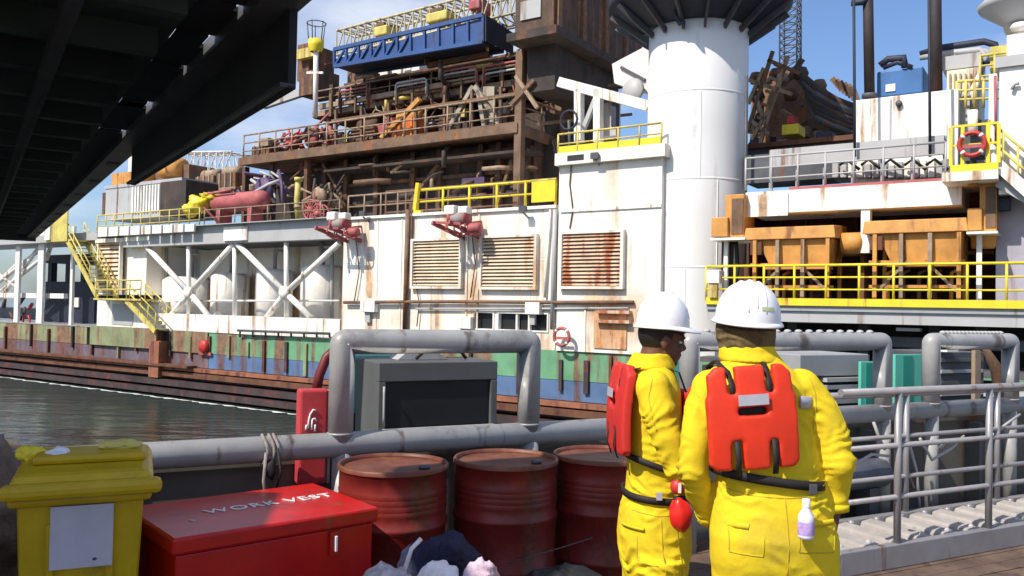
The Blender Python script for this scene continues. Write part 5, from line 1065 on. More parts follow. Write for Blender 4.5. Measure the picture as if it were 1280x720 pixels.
# added slab out of view, outline cut to shade bin, chest and drums
def slab(poly, z0, z1):
    n = len(poly); v = [(x, y, z0) for x, y in poly]+[(x, y, z1) for x, y in poly]
    return MB().add(v, [tuple(range(n)), tuple(range(2*n-1, n-1, -1))]+[(i, (i+1) % n, (i+1) % n+n, i+n) for i in range(n)])
t = T('unseen_shade_slab', 'grey slab added overhead out of view to shade the bins', 'shade slab', None, FW)
CAST = [(-9, 2.3), (-3.5, 2.3), (-3.38, 1.62), (-2.9, 1.72), (-2.82, 2.72), (-1.55, 3.36), (-1.72, 2.62), (-2.6, 1.6), (-2.6, -3), (-9, -3)]
t.part('deck', slab(CAST, ZO, ZO+.12), m_dgrey)  # the added slab itself, put here to block the sun
for px_, py_ in ((-3.9, 1.9), (-2.75, -2.5), (-6, 1.9)): t.part('pillar', MB().tube([(px_, py_, 0), (px_, py_, ZO-.002)], .06, 12), m_pipe)  # supports under the added slab
t.done()
# ------------------------------------------------------------------ yellow wheeled bin
def at(px_, py_, rot): return Matrix.Translation((px_, py_, 0)) @ Matrix.Rotation(rot, 4, 'Z')
FBIN = at(-1.70, 3.40, R(24))
t = T('wheeled_bin', 'yellow plastic wheeled bin with a blank paper label and rags on its lid', 'bin', None, FBIN)
def frus(a, b): 
    (x0, x1, y0, y1, z0), (u0, u1, v0, v1, z1) = a, b
    return MB().hexa([(x0, y0, z0), (x1, y0, z0), (x1, y1, z0), (x0, y1, z0), (u0, v0, z1), (u1, v0, z1), (u1, v1, z1), (u0, v1, z1)])
i = t.part('body', frus((-.18, .18, -.20, .22, .05), (-.215, .215, -.27, .27, .985)), m_bin, bev=.025)
t.part('rim', MB().box(-.24, .24, -.30, .30, .93, .985), m_bin, bev=.015)
for k in (-.1, .1): t.part('rib', frus((k-.012, k+.012, -.212, -.19, .08), (k-.012, k+.012, -.279, -.25, .86)), m_bin)
t.part('paper_label', MB().hexa([(-.10, -.270, .69), (.11, -.270, .69), (.11, -.24, .69), (-.10, -.24, .69), (-.10, -.286, .925), (.11, -.286, .925), (.11, -.25, .925), (-.10, -.25, .925)]), m_paper)
t.part('tear_spot', MB().ell((.05, -.274, .72), (.008, .003, .006), 8, 5), m_dgrey)
j = t.part('lid', MB().hexa([(-.245, -.33, .987), (.255, -.33, .987), (.255, .30, .987), (-.245, .30, .987), (-.225, -.28, 1.045), (.235, -.28, 1.045), (.235, .27, 1.065), (-.235, .27, 1.065)]), m_bin, bev=.03)
t.part('lid_lip', MB().box(-.26, .275, -.36, -.29, .965, 1.022), m_bin, sub=j, bev=.02)
t.part('lid_rib', MB().box(-.18, .22, -.12, .12, 1.05, 1.085), m_bin, sub=j, bev=.015); t.part('handle', MB().tube([(-.2, .31, 1.0), (-.2, .36, 1.0), (.2, .36, 1.0), (.2, .31, 1.0)], .015, 8), m_bin)
for k in (-1, 1): t.part('wheel', MB().lathe([(0, -.03), (.09, -.03), (.1, 0), (.09, .03), (0, .03)], (k*.24, .22, .10), 20, 'x'), m_rub)
t.done()
def cloth(name, label, cat, c, r, mat, fr, jit=.6, seed=1, n=1, group=None):
    g = MB(); random.seed(seed)
    for k in range(n): g.ell((c[0]+(random.uniform(-.5, .5)*r[0] if k else 0), c[1]+(random.uniform(-.5, .5)*r[1] if k else 0), c[2]+(random.uniform(0, .4)*r[2] if k else 0)), [q*(1 if k == 0 else .6) for q in r], 40, 26, jit, seed+k)
    me = remesh(g, min(r)*.09, 8, .6); wrinkle(me, [(Vector((c[0]-r[0]*.3, c[1]-r[1], c[2]+r[2]*.7)), max(r)*1.3, (.8, 0, .5), 14), (Vector((c[0]+r[0]*.5, c[1]-r[1], c[2]+r[2]*.5)), max(r), (-.6, 0, .7), 17)], min(.014, min(r)*.08), min(.035, min(r)*.2))
    t = T(name, label, cat, group, fr); t.part(name, me, mat); return t.done()
cloth('yellow_rag', 'small bright yellow rag on the left corner of the bin lid', 'rag', (-.20, .05, 1.07), (.055, .045, .032), m_yel, FBIN, .25, 3, 2)
cloth('white_rag', 'crumpled pale rag beside the yellow one on the bin lid', 'rag', (-.10, -.02, 1.065), (.05, .07, .032), m_cwhite, FBIN, .25, 9, 2)
cloth('yellow_glove', 'dull yellow glove lying on the right of the bin lid', 'glove', (.12, .02, 1.095), (.08, .045, .022), m_yel2, FBIN, .25, 14, 2)
cloth('brown_sack', 'brownish sack bulging behind the bin at the left edge', 'sack', (-2.55, 3.95, .62), (.34, .3, .48), M('brown_sacking', (.22, .16, .12), .9, vary=.3, scale=10, bump=.4), FW, .25, 21)
t = T('wire_crate', 'dark crate with pale wire mesh and rope ends at the far left edge', 'crate', None, at(-2.18, 3.05, R(12))); t.part('crate', MB().box(-.30, .13, -.1, .4, 0, .88), m_scr, bev=.02)
for k in range(5): t.part('wire', MB().tube([(-.25, -.115, .2+k*.13), (.0, -.12, .19+k*.135), (.09, -.115, .2+k*.13)], .006, 6), m_rope)
for k in range(3): t.part('wire', MB().tube([(-.02+k*.04, -.12, .15), (.0+k*.04, -.125, .5), (-.01+k*.045, -.12, .8)], .006, 6), m_lgrey)
t.part('rope_end', MB().tube([(-.2, -.1, .9), (-.05, -.14, .95), (.05, -.13, .9), (.16, -.15, .92)], .016, 8), m_rope); t.part('rope_end', MB().tube([(-.1, -.1, .92), (.02, -.14, .99), (.1, -.12, .94), (.13, -.14, .86)], .014, 8), m_rope); t.done()
# ------------------------------------------------------------------ red chest
FBX = at(-1.32, 3.34, R(40))
BL, BD, BH = .94, .66, .75
t = T('red_chest', 'glossy red steel work vest chest with white lettering on its sloping lid', 'chest', None, FBX)
t.part('body', MB().box(.02, BL-.02, .02, BD-.02, .06, BH-.075), m_rbox, bev=.008)
i = t.part('lid', MB().box(0, BL, 0, BD, BH-.07, BH), m_rbox, bev=.012); t.part('plinth', MB().box(.05, BL-.05, .05, BD-.05, 0, .058), m_dark)
t.part('latch', MB().box(BL*.76, BL*.76+.012, -.008, .018, BH-.17, BH-.10), m_letter, bev=.003); t.part('latch_plate', MB().box(BL*.74, BL*.74+.05, .005, .019, BH-.19, BH-.08), m_rbox)
t.part('side_handle', MB().tube([(BL+.0, .25, .45), (BL+.04, .25, .45), (BL+.04, .42, .45), (BL+.0, .42, .45)], .01, 8), m_rbox)
for k in (.2, .7): t.part('hinge', MB().lathe([(0, 0), (.014, 0), (.014, .09), (0, .09)], (BL*k, BD+.004, BH-.05), 10, 'x'), m_dgrey)
def text_mesh(body, size, extrude=.0015):
    cu = bpy.data.curves.new('lettering', 'FONT'); cu.body = body; cu.size = size; cu.extrude = extrude; cu.align_x = 'CENTER'; cu.align_y = 'CENTER'; cu.space_character = 1.1
    o = bpy.data.objects.new('lettering', cu); C.objects.link(o); dg = bpy.context.evaluated_depsgraph_get(); me = bpy.data.meshes.new_from_object(o.evaluated_get(dg))
    C.objects.unlink(o); bpy.data.objects.remove(o); return me
me = text_mesh('WORK VEST', .105); me.transform(Matrix.Translation((BL*.60, BD*.52, BH+.003))); t.part('lettering', me, m_letter, sub=i)
me = text_mesh('I', .05); me.transform(Matrix.Translation((BL*.17, BD*.36, BH+.003)) @ Matrix.Rotation(.5, 4, 'Z')); t.part('lettering', me, m_letter, sub=i)
t.done()
# ------------------------------------------------------------------ drums
def drum():
    t = T('oil_drum', 'red oil drum nearest the red chest, its orange lid dented', 'drum', 'red oil drums in a row along the rail', Matrix.Translation((-.615, 4.52, 0))); r_ = .285
    prof = [(0, .0), (r_, .0), (r_+.006, .01), (r_, .02)]
    for zc in (.28, .55): prof += [(r_, zc-.02), (r_+.010, zc-.008), (r_+.010, zc+.008), (r_, zc+.02)]
    for zc in (.63, .66, .69, .72): prof += [(r_, zc-.012), (r_+.004, zc), (r_, zc+.012)]
    prof += [(r_, .825), (r_+.008, .83), (r_+.008, .845), (r_-.004, .848), (r_-.008, .832)]
    sh = MB().lathe(prof, (0, 0, 0), 64); v2 = []
    for x, y, z in sh.v:
        k = 1-.035*max(0, noise.noise(Vector((x*5, y*5, z*4+3)))) if z < .80 else 1; v2.append((x*k, y*k, z))
    sh.v = v2; t.part('shell', sh, m_drum)
    t.part('lid', MB().lathe([(r_-.008, .832), (r_-.03, .828), (.1, .830), (0, .830)], (0, 0, 0), 48), m_dlid)
    t.part('rim', MB().lathe([(r_-.010, .834), (r_-.006, .852), (r_+.004, .853), (r_+.0095, .846), (r_+.0095, .828)], (0, 0, 0), 64), m_dlid)
    t.part('bung', MB().lathe([(0, .832), (.03, .832), (.03, .846), (0, .848)], (.17, -.05, 0), 14), m_dgrey)
    return t.done()
d0_ = drum()
dup(d0_, (.60, .22, 0), FW, 'red oil drum in the middle of the row of three'); dup(d0_, (1.17, .42, 0), FW, 'red oil drum beside the left worker, third from the red chest')
# bags in front of the drums
cloth('navy_bag', 'dark navy cloth bag leaning against the middle drum', 'bag', (-.28, 3.95, .27), (.28, .20, .33), m_cnavy, FW, .22, 31, 2)
cloth('white_bag', 'bright white cloth bag in the front of the heap by the drums', 'bag', (-.28, 3.45, .34), (.12, .12, .32), m_cwhite, FW, .15, 40, 2)
cloth('pink_bag', 'pale pink and white cloth bundle right of the white bag', 'bag', (-.09, 3.42, .31), (.14, .12, .32), m_cpink, FW, .2, 47, 2)
cloth('speckled_bag', 'speckled grey cloth bundle left of the white bag', 'bag', (-.50, 3.47, .30), (.15, .14, .33), m_cgrey, FW, .2, 52, 2)
cloth('black_bag', 'black bag on the deck at the foot of the drum beside the left worker', 'bag', (.30, 4.05, .22), (.26, .16, .24), m_blk, FW, .15, 60, 2)
thing1('white_strap', 'pale strap curving up over the navy bag', 'strap', MB().tube([(-.42, 3.72, .42), (-.45, 3.71, .52), (-.42, 3.73, .62), (-.38, 3.75, .66)], .010, 8), m_cwhite, fr=FW)
thing1('thin_cord', 'thin pale cord stretched across the drums at knee height', 'cord', MB().tube([(.0, 4.40, .36), (.25, 4.46, .42), (.46, 4.56, .46)], .003, 6), m_dgrey, fr=FW)
# ================================================================== people
random.seed(11)
def loft(mb, rings, seg=28, ex=2.4):
    """rings: (x,y,z,a,b,yaw) a along local x, b along local y; superellipse"""
    vs = []; fs = []
    for (x, y, z, a, b, yaw) in rings:
        cy_, sy_ = math.cos(yaw), math.sin(yaw)
        for k in range(seg):
            g = 2*math.pi*k/seg; c_, s_ = math.cos(g), math.sin(g)
            px_ = a*math.copysign(abs(c_)**(2/ex), c_); py_ = b*math.copysign(abs(s_)**(2/ex), s_)
            vs.append((x+px_*cy_-py_*sy_, y+px_*sy_+py_*cy_, z))
    n = len(rings)
    for i in range(n-1):
        for k in range(seg): l = (k+1) % seg; fs.append((i*seg+k, i*seg+l, (i+1)*seg+l, (i+1)*seg+k))
    fs.append(tuple(range(seg))[::-1]); fs.append(tuple((n-1)*seg+k for k in range(seg)))
    mb.add(vs, fs, True)
def head(mb, mt, s=1.0):
    """adds a head with a face; local +y is the face direction, origin = head centre at eye height"""
    def e(c, r, sg=20, rg=14, yaw=0):
        g = MB(); g.ell((0,0,0), [q*s for q in r], sg, rg); m2 = mt @ Matrix.Translation([q*s for q in c]); mb.add([m2 @ Vector(v) for v in g.v], g.f, True)
    e((0, -.015, .025), (.076, .096, .098)); e((0, .025, -.045), (.062, .066, .068)); e((0, .055, -.092), (.034, .030, .024))
    e((0, .075, .030), (.052, .020, .018)); e((0, .094, -.020), (.013, .022, .018)); e((0, .088, .0), (.010, .016, .026))
    e((0, .082, -.054), (.027, .015, .009)); e((0, .078, -.068), (.025, .015, .009))
    for k in (-1, 1): e((k*.032, .072, -.028), (.024, .018, .018)); e((k*.076, -.008, -.008), (.010, .018, .032)); e((k*.012, .088, -.030), (.008, .010, .007))
def face_bits(mt):
    ev = []; br = []
    for k in (-1, 1):
        g = MB(); g.ell((k*.031, .073, .002), (.012, .009, .007), 12, 8); ev.append(MB().add([mt @ Vector(v) for v in g.v], g.f, True))
        g = MB(); g.tube([(k*.016, .092, .020), (k*.032, .092, .026), (k*.050, .080, .020)], .004, 6); br.append(MB().add([mt @ Vector(v) for v in g.v], g.f, True))
    return ev, br
def hand(mb, wrist, dirv, palmn, thumb, s=1.0, curl=.5):
    """palm + five fingers. dirv = pointing direction, palmn = normal the fingers curl towards, thumb = side direction"""
    D = Vector(dirv).normalized(); N_ = (Vector(palmn) - D*Vector(palmn).dot(D)).normalized(); S_ = D.cross(N_).normalized()
    if S_.dot(Vector(thumb)) < 0: S_ = -S_
    W_ = Vector(wrist); pts = [W_-D*.02*s, W_+D*.03*s, W_+D*.07*s, W_+D*.092*s]
    vs = []; fs = []; seg = 14
    for p, (a, b) in zip(pts, ((.026, .020), (.036, .016), (.042, .015), (.040, .012))):
        for k in range(seg): g = 2*math.pi*k/seg; vs.append(p+S_*a*s*math.cos(g)+N_*b*s*math.sin(g))
    for i in range(3):
        for k in range(seg): l = (k+1) % seg; fs.append((i*seg+k, i*seg+l, (i+1)*seg+l, (i+1)*seg+k))
    fs += [tuple(range(seg))[::-1], tuple(3*seg+k for k in range(seg))]; mb.add(vs, fs, True)
    for f_, (o, L_) in enumerate(((.030, .070), (.010, .080), (-.010, .075), (-.029, .060))):
        p = W_+D*.082*s+S_*o*s; path = [p]; a = .12
        for k in range(3): a += curl*(.5+.3*k); p = p+(D*math.cos(a)+N_*math.sin(a))*L_*s*(.42, .32, .26)[k]; path.append(p)
        mb.tube(path, [.0095*s, .009*s, .008*s, .0065*s], 9)
    p = W_+D*.02*s+S_*.026*s; mb.tube([p, p+(D*.6+S_*.8)*.035*s, p+(D*.9+S_*.65+N_*.3).normalized()*.066*s+S_*.005, p+(D*1.0+S_*.35+N_*.6).normalized()*.092*s+S_*.008], [.013*s, .012*s, .010*s, .008*s], 9)
def helmet(t, mt, a, b, h, parent_mat, sticker=True):
    g = MB(); seg = 48; prof = []
    for k in range(11): u_ = k/10*math.pi/2; prof.append((math.cos(u_)**.85, math.sin(u_)))
    vs = []; fs = []
    for (r_, z_) in prof:
        for k in range(seg): q = 2*math.pi*k/seg; vs.append((a*r_*math.cos(q), b*r_*math.sin(q), h*z_))
    for i in range(len(prof)-1):
        for k in range(seg): l = (k+1) % seg; fs.append((i*seg+k, i*seg+l, (i+1)*seg+l, (i+1)*seg+k))
    # brim (peak at +y)
    n0 = len(vs)
    for (o, zo) in ((0, 0), (.5, -.004), (1, -.012), (1, -.017), (-.15, -.008)):
        for k in range(seg):
            q = 2*math.pi*k/seg; pk_ = .012 + .045*max(0, math.sin(q))**3; vs.append(((a+pk_*o)*math.cos(q), (b+pk_*o)*math.sin(q), zo-.010*max(0, math.sin(q))*max(0, o)))
    for i in range(4):
        for k in range(seg): l = (k+1) % seg; fs.append((n0+i*seg+k, n0+i*seg+l, n0+(i+1)*seg+l, n0+(i+1)*seg+k))
    g.add([mt @ Vector(v) for v in vs], fs, True); i = t.part('helmet', g, m_helm)
    for o in (-.35, 0, .35):
        path = []
        for k in range(13):
            u_ = -.95+1.9*k/12; x_ = a*o*.75; zz = max(0, 1-(x_/a)**2-(u_*.98)**2); path.append(mt @ Vector((x_, b*u_*.98, h*zz**.5*1.0+.000)))
        t.part('ridge', MB().tube(path, [.003]+[.007]*11+[.003], 8), m_helm, sub=i)
    if sticker:
        g = MB()
        def sf(u, v):
            q = -math.pi/2+.12+.50*u; el = .33+.10*v-.02*u; r_ = math.cos(el)**.85; return mt @ Vector((a*1.012*r_*math.cos(q), b*1.012*r_*math.sin(q), h*1.012*math.sin(el)))
        g.grid(sf, 10, 2); t.part('sticker', g, M('pale_green_sticker', (.42, .52, .25), .5), sub=i)
    g = MB(); g.lathe([(a*.90, -.004), (a*.88, -.02), (a*.86, -.03)], (0, 0, 0), 24); t.part('headband', (lambda q: q.add([mt @ Vector((v[0], v[1]*b/a, v[2])) for v in g.v], g.f, True))(MB()), m_strap, sub=i)
    return i
def vest(t, mt, back_y, front_y, W_=.35, H_=.40, ztop=0, mat=m_vest, curve=.55, shoulder=.0):
    """work vest: notched foam back panel, two front panels, straps"""
    def inside(u, v):      # u -W/2..W/2, v 0 (bottom) .. H
        w2 = W_/2-.010*(v/H_)
        if abs(u) > w2: return False
        for c_ in (-.068, .068):
            if abs(u-c_) < .015 and v > H_-.09: return False
            if abs(u-c_-.003) < .018 and v < .115: return False
        if abs(u) < .058 and .205 < v < .235: return False
        if (abs(u) > w2-.03 and v > H_-.03 and (abs(u)-w2+.03)+(v-H_+.03) > .035): return False
        if (abs(u) > w2-.03 and v < .03 and (abs(u)-w2+.03)+(.03-v) > .035): return False
        return True
    g = MB(); st = .01; nu = int(W_/st)+2; nv = int(H_/st)+1
    for i in range(-nu//2, nu//2+1):
        for j in range(nv+1):
            u_, v_ = i*st, j*st+st/2
            if not inside(u_, v_): continue
            y0 = back_y + curve*u_*u_*1.0 + .06*((v_-H_*.5)/H_)**2; z_ = ztop-H_+v_
            g.box(u_-st*.52, u_+st*.52, y0-.040, y0, z_-st*.52, z_+st*.52)
    g.v = [tuple(mt @ Vector(v)) for v in g.v]
    t.part('vest_back_panel', remesh(g, .0065, 10, .6), mat)
    for k in (-1, 1):
        g = MB(); g.box(k*.03, k*.16, front_y, front_y+.05, ztop-H_*.95, ztop-.08); g.v = [tuple(mt @ Vector(v)) for v in g.v]; t.part('vest_front_panel', remesh(g, .01, 6, .6), mat)
    def tr(pts): return [mt @ Vector(p) for p in pts]
    for c_ in (-.068, .068):
        t.part('shoulder_strap', flat(tr([(c_, back_y-.024, ztop-.115), (c_, back_y-.022, ztop-.05), (c_*1.05, back_y+.015, ztop-.005), (c_*1.15, back_y+.055, ztop+.008), (c_*1.2, (back_y+front_y)/2, ztop+.030), (c_*1.25, front_y-.03, ztop+.0), (c_*1.2, front_y+.01, ztop-.09)]), .020, .004, mt), m_strap)
        t.part('lower_strap', flat(tr([(c_+.003, back_y-.030, ztop-H_+.11), (c_+.003, back_y-.032, ztop-H_+.03), (c_+.003, back_y-.010, ztop-H_-.02)]), .020, .004, mt), m_strap)
    t.part('reflective_patch', MB().add(tr([(-.055, back_y-.0475, .239+ztop-H_), (.055, back_y-.0475, .239+ztop-H_), (.055, back_y-.0475, .278+ztop-H_), (-.055, back_y-.0475, .278+ztop-H_), (-.055, back_y-.050, .239+ztop-H_), (.055, back_y-.050, .239+ztop-H_), (.055, back_y-.050, .278+ztop-H_), (-.055, back_y-.050, .278+ztop-H_)]), [(0,1,2,3), (0,4,5,1), (3,2,6,7), (0,3,7,4), (1,5,6,2), (4,7,6,5)]), m_tape)
    t.part('slot', MB().add(tr([(-.058, back_y-.002, .20+ztop-H_), (.058, back_y-.002, .20+ztop-H_), (.058, back_y-.002, .24+ztop-H_), (-.058, back_y-.002, .24+ztop-H_)]), [(0,1,2,3)]), m_strap)
def flat(pts, w_, th_, mt):
    """flat webbing along a path, wide in the local x direction"""
    x_ = (mt.to_3x3() @ Vector((1, 0, 0))).normalized(); g = MB(); n = len(pts); vs = []; fs = []
    for i, p in enumerate(pts):
        tg_ = (pts[min(i+1, n-1)]-pts[max(i-1, 0)]).normalized(); nn = tg_.cross(x_).normalized()
        for a, b in ((-1,-1),(1,-1),(1,1),(-1,1)): vs.append(p+x_*a*w_/2+nn*b*th_/2)
    for i in range(n-1):
        for k in range(4): l = (k+1) % 4; fs.append((i*4+k, i*4+l, (i+1)*4+l, (i+1)*4+k))
    fs += [(3,2,1,0), tuple(4*(n-1)+k for k in range(4))]; return g.add(vs, fs, True)
def hoop(c, a, b, yaw, hgt, th_, tilt=(0, 0), ex=2.4, seg=48, arc=None):
    """belt: thin band round a superellipse, arc limits it to an angle range"""
    g = MB(); vs = []; fs = []; rng = range(seg) if arc is None else range(seg+1)
    for k in rng:
        q = 2*math.pi*k/seg if arc is None else arc[0]+(arc[1]-arc[0])*k/seg; c_, s_ = math.cos(q), math.sin(q)
        for o, zz in ((0, -hgt/2), (th_, -hgt/2), (th_, hgt/2), (0, hgt/2)):
            px_ = (a+o)*math.copysign(abs(c_)**(2/ex), c_); py_ = (b+o)*math.copysign(abs(s_)**(2/ex), s_)
            vs.append((c[0]+px_*math.cos(yaw)-py_*math.sin(yaw), c[1]+px_*math.sin(yaw)+py_*math.cos(yaw), c[2]+zz+px_*tilt[0]+py_*tilt[1]))
    n = len(vs)//4; m = n if arc is None else n-1
    for i in range(m):
        j = (i+1) % n
        for k in range(4): l = (k+1) % 4; fs.append((i*4+k, i*4+l, j*4+l, j*4+k))
    if arc is not None: fs += [(3,2,1,0), tuple(4*(n-1)+k for k in range(4))]
    return g.add(vs, fs, True)
def boot(mb, x, y, yaw):
    m2 = Matrix.Translation((x, y, 0)) @ Matrix.Rotation(yaw, 4, 'Z'); g = MB()
    g.ell((0, .06, .05), (.05, .145, .055), 18, 10); g.tube([(0, -.02, .04), (0, -.03, .22)], [.055, .052], 14); g.box(-.048, .048, -.09, .19, 0, .03)
    mb.add([m2 @ Vector(v) for v in g.v], g.f, True)
from mathutils.bvhtree import BVHTree
def seam(me, pts, r=.0022):
    """stitched seam laid on the cloth along points projected horizontally on the side facing the quay"""
    bv = BVHTree.FromPolygons([v.co.copy() for v in me.vertices], [tuple(p.vertices) for p in me.polygons]); out = []
    for i in range(len(pts)-1):
        for k in range(6):
            p = Vector(pts[i]).lerp(Vector(pts[i+1]), k/6); h = bv.ray_cast(Vector((p.x, p.y-1.0, p.z)), Vector((0, 1, 0)))
            if h[0] is not None: out.append(h[0]+h[1]*.0005)
    return MB().tube(out, r, 6) if len(out) > 2 else MB().ell(pts[0], (.002,)*3)
# ---------------------------------------------------------------- right worker, seen from behind
YR = 3.25; SR_ = YR/F
def rm(x, y, dy=0.0): s_ = (YR+dy)/F; return Vector(((x-640)*s_, YR+dy, EYE-(y-(385+.02*(x-640)))*s_))
def rring(x0, x1, y, b, dy=0, yaw=0): c_ = rm((x0+x1)/2, y, dy); return (c_.x, c_.y, c_.z, (x1-x0)/2*SR_, b, yaw)
pw = T('person', 'worker seen from behind, orange red vest panel on his back, bottle in his pocket', 'person', None, FW)
suit = MB()
tr_ = [rring(915, 968, 437, .070, .03), rring(905, 980, 452, .09, .02), rring(890, 995, 464, .105, .01), rring(882, 1006, 482, .125), rring(886, 1012, 512, .135), rring(892, 1018, 550, .135), rring(900, 1026, 585, .130), rring(900, 1032, 605, .132), rring(897, 1040, 632, .145, -.01), rring(893, 1048, 665, .158, -.02), rring(894, 1052, 700, .150, -.01), rring(900, 1050, 730, .12)]
loft(suit, tr_[::-1])
RA = [rm(1002, 484), rm(1026, 512, -.01), rm(1042, 545, -.03), rm(1050, 578, -.05), rm(1048, 608, .0), rm(1047, 636, .0)]
LA = [rm(890, 486), rm(880, 515, -.01), rm(873, 550, -.02), rm(870, 585, -.02), rm(878, 615, .06), rm(892, 645, .14)]
suit.tube(RA, [.072, .070, .064, .060, .054, .044], 18); suit.tube(LA, [.070, .067, .061, .057, .052, .044], 18)
for p_, r_ in ((RA[0], .075), (LA[0], .073), (RA[3], .061), (LA[3], .059)): suit.ell(p_, (r_,)*3, 16, 12)
hipz = rm(970, 690).z; LF = [(rm(932, 690), .118), (Vector((.905, YR-.01, .60)), .112), (Vector((.90, YR+.01, .42)), .098), (Vector((.90, YR, .12)), .092)]; RF = [(rm(1013, 690), .120), (Vector((1.16, YR-.01, .60)), .114), (Vector((1.175, YR+.01, .42)), .098), (Vector((1.18, YR, .12)), .092)]
for L_ in (LF, RF): suit.tube([q[0] for q in L_], [q[1] for q in L_], 20)
sm = remesh(suit, .009, 3)
wrinkle(sm, [(RA[3], .24, (.5, 0, -1), 26), (LA[3], .26, (-.3, 0, -1), 26), (RA[5], .15, (0, 0, 1), 34), (LA[5], .15, (0, 0, 1), 34), (rm(935, 600, -.1), .22, (.3, 0, 1), 22), (rm(1015, 610, -.1), .18, (-.3, 0, 1), 24), (rm(970, 720, -.1), .20, (.2, 0, 1), 20), (RF[2][0], .24, (0, 0, 1), 18), (LF[2][0], .24, (0, 0, 1), 18), (RA[1], .15, (1, 0, .5), 22), (LA[1], .15, (-1, 0, .5), 22), (rm(1010, 540, -.05), .17, (.8, 0, .5), 20)], .0022, .018)
body = MB(); HM = Matrix.Translation(rm(936, 404, .05)) @ Matrix.Rotation(R(4), 4, 'Z') @ Matrix.Rotation(R(-4), 4, 'X')
head(body, HM); body.tube([rm(938, 415, .05), rm(940, 450, .03)], [.056, .066], 18)
loft(body, [(r[0], r[1], r[2], max(.03, r[3]-.04), max(.03, r[4]-.04), r[5]) for r in tr_[::-1]])
for A_ in (RA, LA): body.tube(A_, [.05, .05, .045, .042, .036, .028], 14)
for L_ in (LF, RF): body.tube([q[0] for q in L_]+[Vector((L_[3][0].x, YR, .05))], [.07, .07, .055, .04, .04], 14)
hand(body, RA[5]+Vector((0, 0, -.02)), (-.10, .10, -1), (-.8, .5, 0), (0, 1, 0), 1.0, .35); hand(body, LA[5]+Vector((0, .01, -.01)), (.5, .45, -.7), (.5, .4, .3), (0, .5, .8), 1.0, .5)
pw.part('body', remesh(body, .005, 2), m_skin); pw.part('coverall', sm, m_cloth)
ev, br_ = face_bits(HM); [pw.part('eye', e_, m_letter) for e_ in ev]; [pw.part('eyebrow', e_, m_hair) for e_ in br_]
ck = MB(); loft(ck, [(rm(938, 446, .03).x, YR+.03, rm(938, 452).z, .112, .112, 0), (rm(938, 440).x, YR+.035, rm(938, 440).z, .108, .10, 0), (rm(938, 430).x, YR+.04, rm(938, 430).z, .098, .094, 0)], 30, 2.1)
cm = remesh(ck, .007, 2); wrinkle(cm, [(rm(938, 440), .3)], .003, .004); pw.part('collar', cm, m_cloth)
hk = MB(); loft(hk, [(rm(938, 440).x, YR+.045, rm(938, 441).z, .098, .10, 0), (rm(937, 424).x, YR+.05, rm(937, 424).z, .112, .112, 0), (rm(937, 405).x, YR+.05, rm(937, 406).z, .113, .112, 0), (rm(937, 392).x, YR+.05, rm(937, 392).z, .100, .108, 0)], 30, 2.1)
hm = remesh(hk, .006, 1); wrinkle(hm, [(rm(937, 425, -.1), .3, (.3, 0, 1), 30)], .004, .014); pw.part('neck_cloth', hm, m_hood)
HH = Matrix.Translation(rm(935, 399, .045)) @ Matrix.Rotation(R(2), 4, 'Y') @ Matrix.Rotation(R(6), 4, 'X')
helmet(pw, HH, .124, .140, .150, None)
vt = Matrix.Translation((rm(943, 520).x, YR, 0)) @ Matrix.Rotation(R(3), 4, 'Y')
VM = Matrix.Translation((rm(941, 463, -.2).x, YR, rm(941, 463, -.2).z)) @ Matrix.Rotation(R(-5), 4, 'Y')
vest(pw, VM, -.150, .14, .335, .365, 0)
bc = rm(961, 592); pw.part('vest_belt', hoop((bc.x, bc.y, bc.z), .208, .146, 0, .034, .008, (-.12, 0)), m_strap)
pk_ = MB(); pw.part('pocket_flap', hoop(tuple(rm(970, 646, -.005)), .232, .158, 0, .022, .006, (0, 0), arc=(R(215), R(240))), m_cloth); pw.part('pocket_flap', hoop(tuple(rm(970, 640, -.005)), .236, .158, 0, .022, .006, (0, 0), arc=(R(288), R(318))), m_cloth)
pw.part('reflective_tape', hoop(tuple(rm(948, 492)), .198, .140, 0, .045, .006, (-.12, 0), arc=(R(305), R(336))), m_tape)
for pts in (((905, 604), (935, 610), (975, 612), (1025, 608)), ((970, 612), (971, 650), (972, 718)), ((1006, 470), (1012, 490), (1013, 515), (1010, 545)), ((893, 468), (889, 490), (888, 520)), ((905, 450), (895, 466)), ((1000, 458), (985, 448)), ((985, 640), (984, 672), (1030, 676), (1034, 644)), ((905, 648), (906, 676), (942, 678), (943, 650)), ((1040, 500), (1052, 530), (1058, 560))):
    pw.part('seam', seam(sm, [rm(*q) for q in pts]), m_seam)
pw.part('belt_buckle', MB().box(rm(1000, 597).x-.014, rm(1000, 597).x+.014, YR-.172, YR-.162, rm(1000, 597).z-.024, rm(1000, 597).z+.012), m_dgrey, bev=.002)
for k, A_ in (('right', RA), ('left', LA)): pw.part('cuff', MB().tube([A_[5]+(A_[4]-A_[5])*.02, A_[5]+(A_[4]-A_[5])*.32], .051, 18), m_cloth)
bt_ = MB(); boot(bt_, .90, YR+.02, R(12)); pw.part('boot', bt_, m_blk); bt_ = MB(); boot(bt_, 1.18, YR+.02, R(-14)); pw.part('boot', bt_, m_blk)
pw.done()
